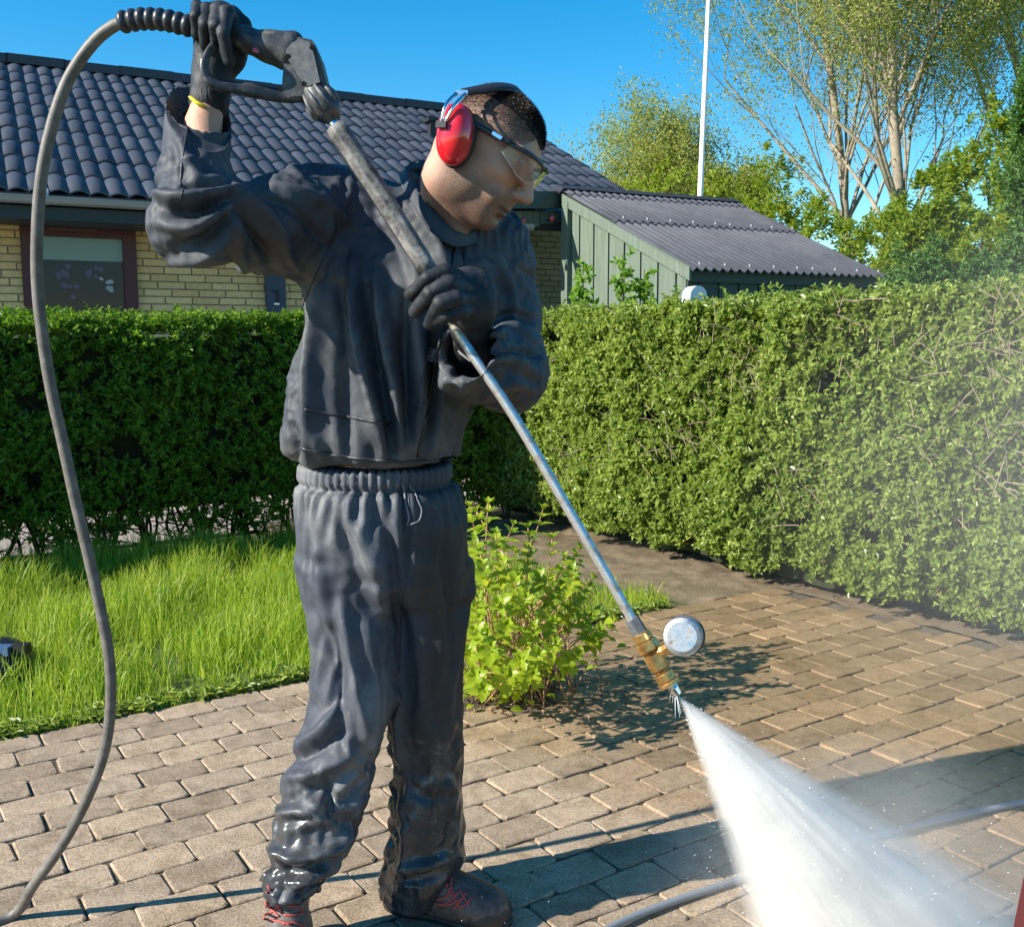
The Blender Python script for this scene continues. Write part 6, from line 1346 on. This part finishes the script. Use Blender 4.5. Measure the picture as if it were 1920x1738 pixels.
def hleaf():
    ln, wd = 1.0, .58; xs = [0,.18,.42,.68,.88,1.0]; ws = [0,.32,.5,.40,.18,0]; V = []; F = []
    for x, w_ in zip(xs, ws):
        z = -.30*(x-.35)**2; V += [(x, w_*wd, z+.22*w_), (x, 0, z), (x, -w_*wd, z+.22*w_)]
    for i in range(5): a = i*3; F += [(a, a+3, a+4, a+1), (a+1, a+4, a+5, a+2)]
    return MB().add(V, F)
hm = hleaf().mesh('leaf', m_hy, True); hb = hleaf()
leaves_ind.sort(key=lambda q: q[0][1]); mbo = MB()
for i, (c0, d, n_, s_) in enumerate(leaves_ind):
    d = unit(d); sd = unit(np.cross(n_, d)); n_ = np.cross(d, sd); M_ = Matrix(((d[0]*s_,sd[0]*s_,n_[0]*s_,c0[0]),(d[1]*s_,sd[1]*s_,n_[1]*s_,c0[1]),(d[2]*s_,sd[2]*s_,n_[2]*s_,c0[2]),(0,0,0,1)))
    if i < 300:
        o = link('leaf', hm, bush); o.matrix_basis = M_
    else: mbo.add([M_ @ Vector(v) for v in hb.v], hb.f)
if mbo.v: link('leaves', mbo.mesh('leaves', m_hy, True), bush)['kind'] = 'stuff'
for b0, mid, t_ in canes:
    r_ = rb.uniform(.0022,.0042); link('cane', MB().tube(spl([b0, mid, t_], 4), np.linspace(r_, r_*.6, 9), 5).mesh('cane', m_cane, True), bush)
mb = MB()
for i in range(150):
    a = rb.random()*6.28; b0 = bc+np.array([rb.normal(0,.13), rb.normal(0,.11), 0]); d = np.array([math.cos(a)*rb.uniform(.02,.14), math.sin(a)*rb.uniform(.02,.10), rb.uniform(.08,.34)]); mb.tube([b0, b0+d*.5+rb.normal(0,.008,3), b0+d], [.0024,.0019,.0012], 4)
link('dry_canes', mb.mesh('dry_canes', m_cane, True), bush)['kind'] = 'stuff'
# dry leaf litter and twigs on the bed
k = 260; c = bc+np.stack([RNG.normal(0,.15,k), RNG.normal(-.06,.11,k), np.full(k,.004)], 1); V, F = leaf_arrays(c, rnd_dir(k)*np.array([1,1,.15]), np.tile(UP,(k,1))+RNG.normal(0,.3,(k,3)), RNG.uniform(.012,.035,k), RNG.uniform(.006,.014,k))
lt = stuff(link('leaf_litter', mesh_np('leaf_litter', V, F, leafmat('dead_leaf', [(0,(.08,.05,.03)),(.6,(.24,.15,.08)),(1,(.36,.26,.16))], .1, .8)))); tag(lt, 'dry brown leaf litter under the hydrangea bush', 'leaf litter')

# ================================================================ LAWN MACHINE AT THE LEFT EDGE, DOOR FRAME AT THE RIGHT EDGE
rp = G(6,1290); rob = thing('robot_mower', 'dark blue-black robot lawnmower shell half hidden in the grass at the left edge', 'mower', tuple(rp)); m_shell = mat('navy_shell', (.012,.018,.032), .32)
A = SDF(rp+np.array([-.24,-.18,-.01]), rp+np.array([.14,.26,.22]), .005); A.ell(rp+np.array([-.06,.04,.075]), (.14,.15,.070), None, 0); A.ell(rp+np.array([-.06,.04,.130]), (.10,.11,.028), None, .02); A.plane_cut(rp+UP*.02, -UP, rp-.4, rp+.4)
V, Q = A.mesh(); link('shell', mesh_np('shell', V, Q, m_shell, True), rob)
link('skirt', MB().tube([rp+np.array([-.05,.04,.012]), rp+np.array([-.05,.04,.034])], [.150,.148], 28).mesh('skirt', mat('mower_skirt', (.03,.035,.05), .5)), rob)
for sx_ in (.035,): link('handle', MB().box(rp+np.array([sx_-.02,-.01,.140]), (.050,.045,.030)).mesh('handle', mat('blue_plastic', (.06,.11,.24), .35)), rob); link('hatch', MB().box(rp+np.array([sx_+.03,.01,.138]), (.05,.05,.035)).mesh('hatch', m_foam), rob)
a, b = P(1921,1636,.95), P(1899,1742,.95); d = (a-b)/(a[2]-b[2]); 
dfm = link('door_frame', MB().prism([b-d*b[2], b-d*b[2]+np.array([.07,0,0]), a+np.array([.07,0,0])+d*.9, a+d*.9], (0,-1,0), .05).mesh('door_frame', m_frame)); tag(dfm, 'dark red leaning door edge cut by the bottom right corner', 'door frame')
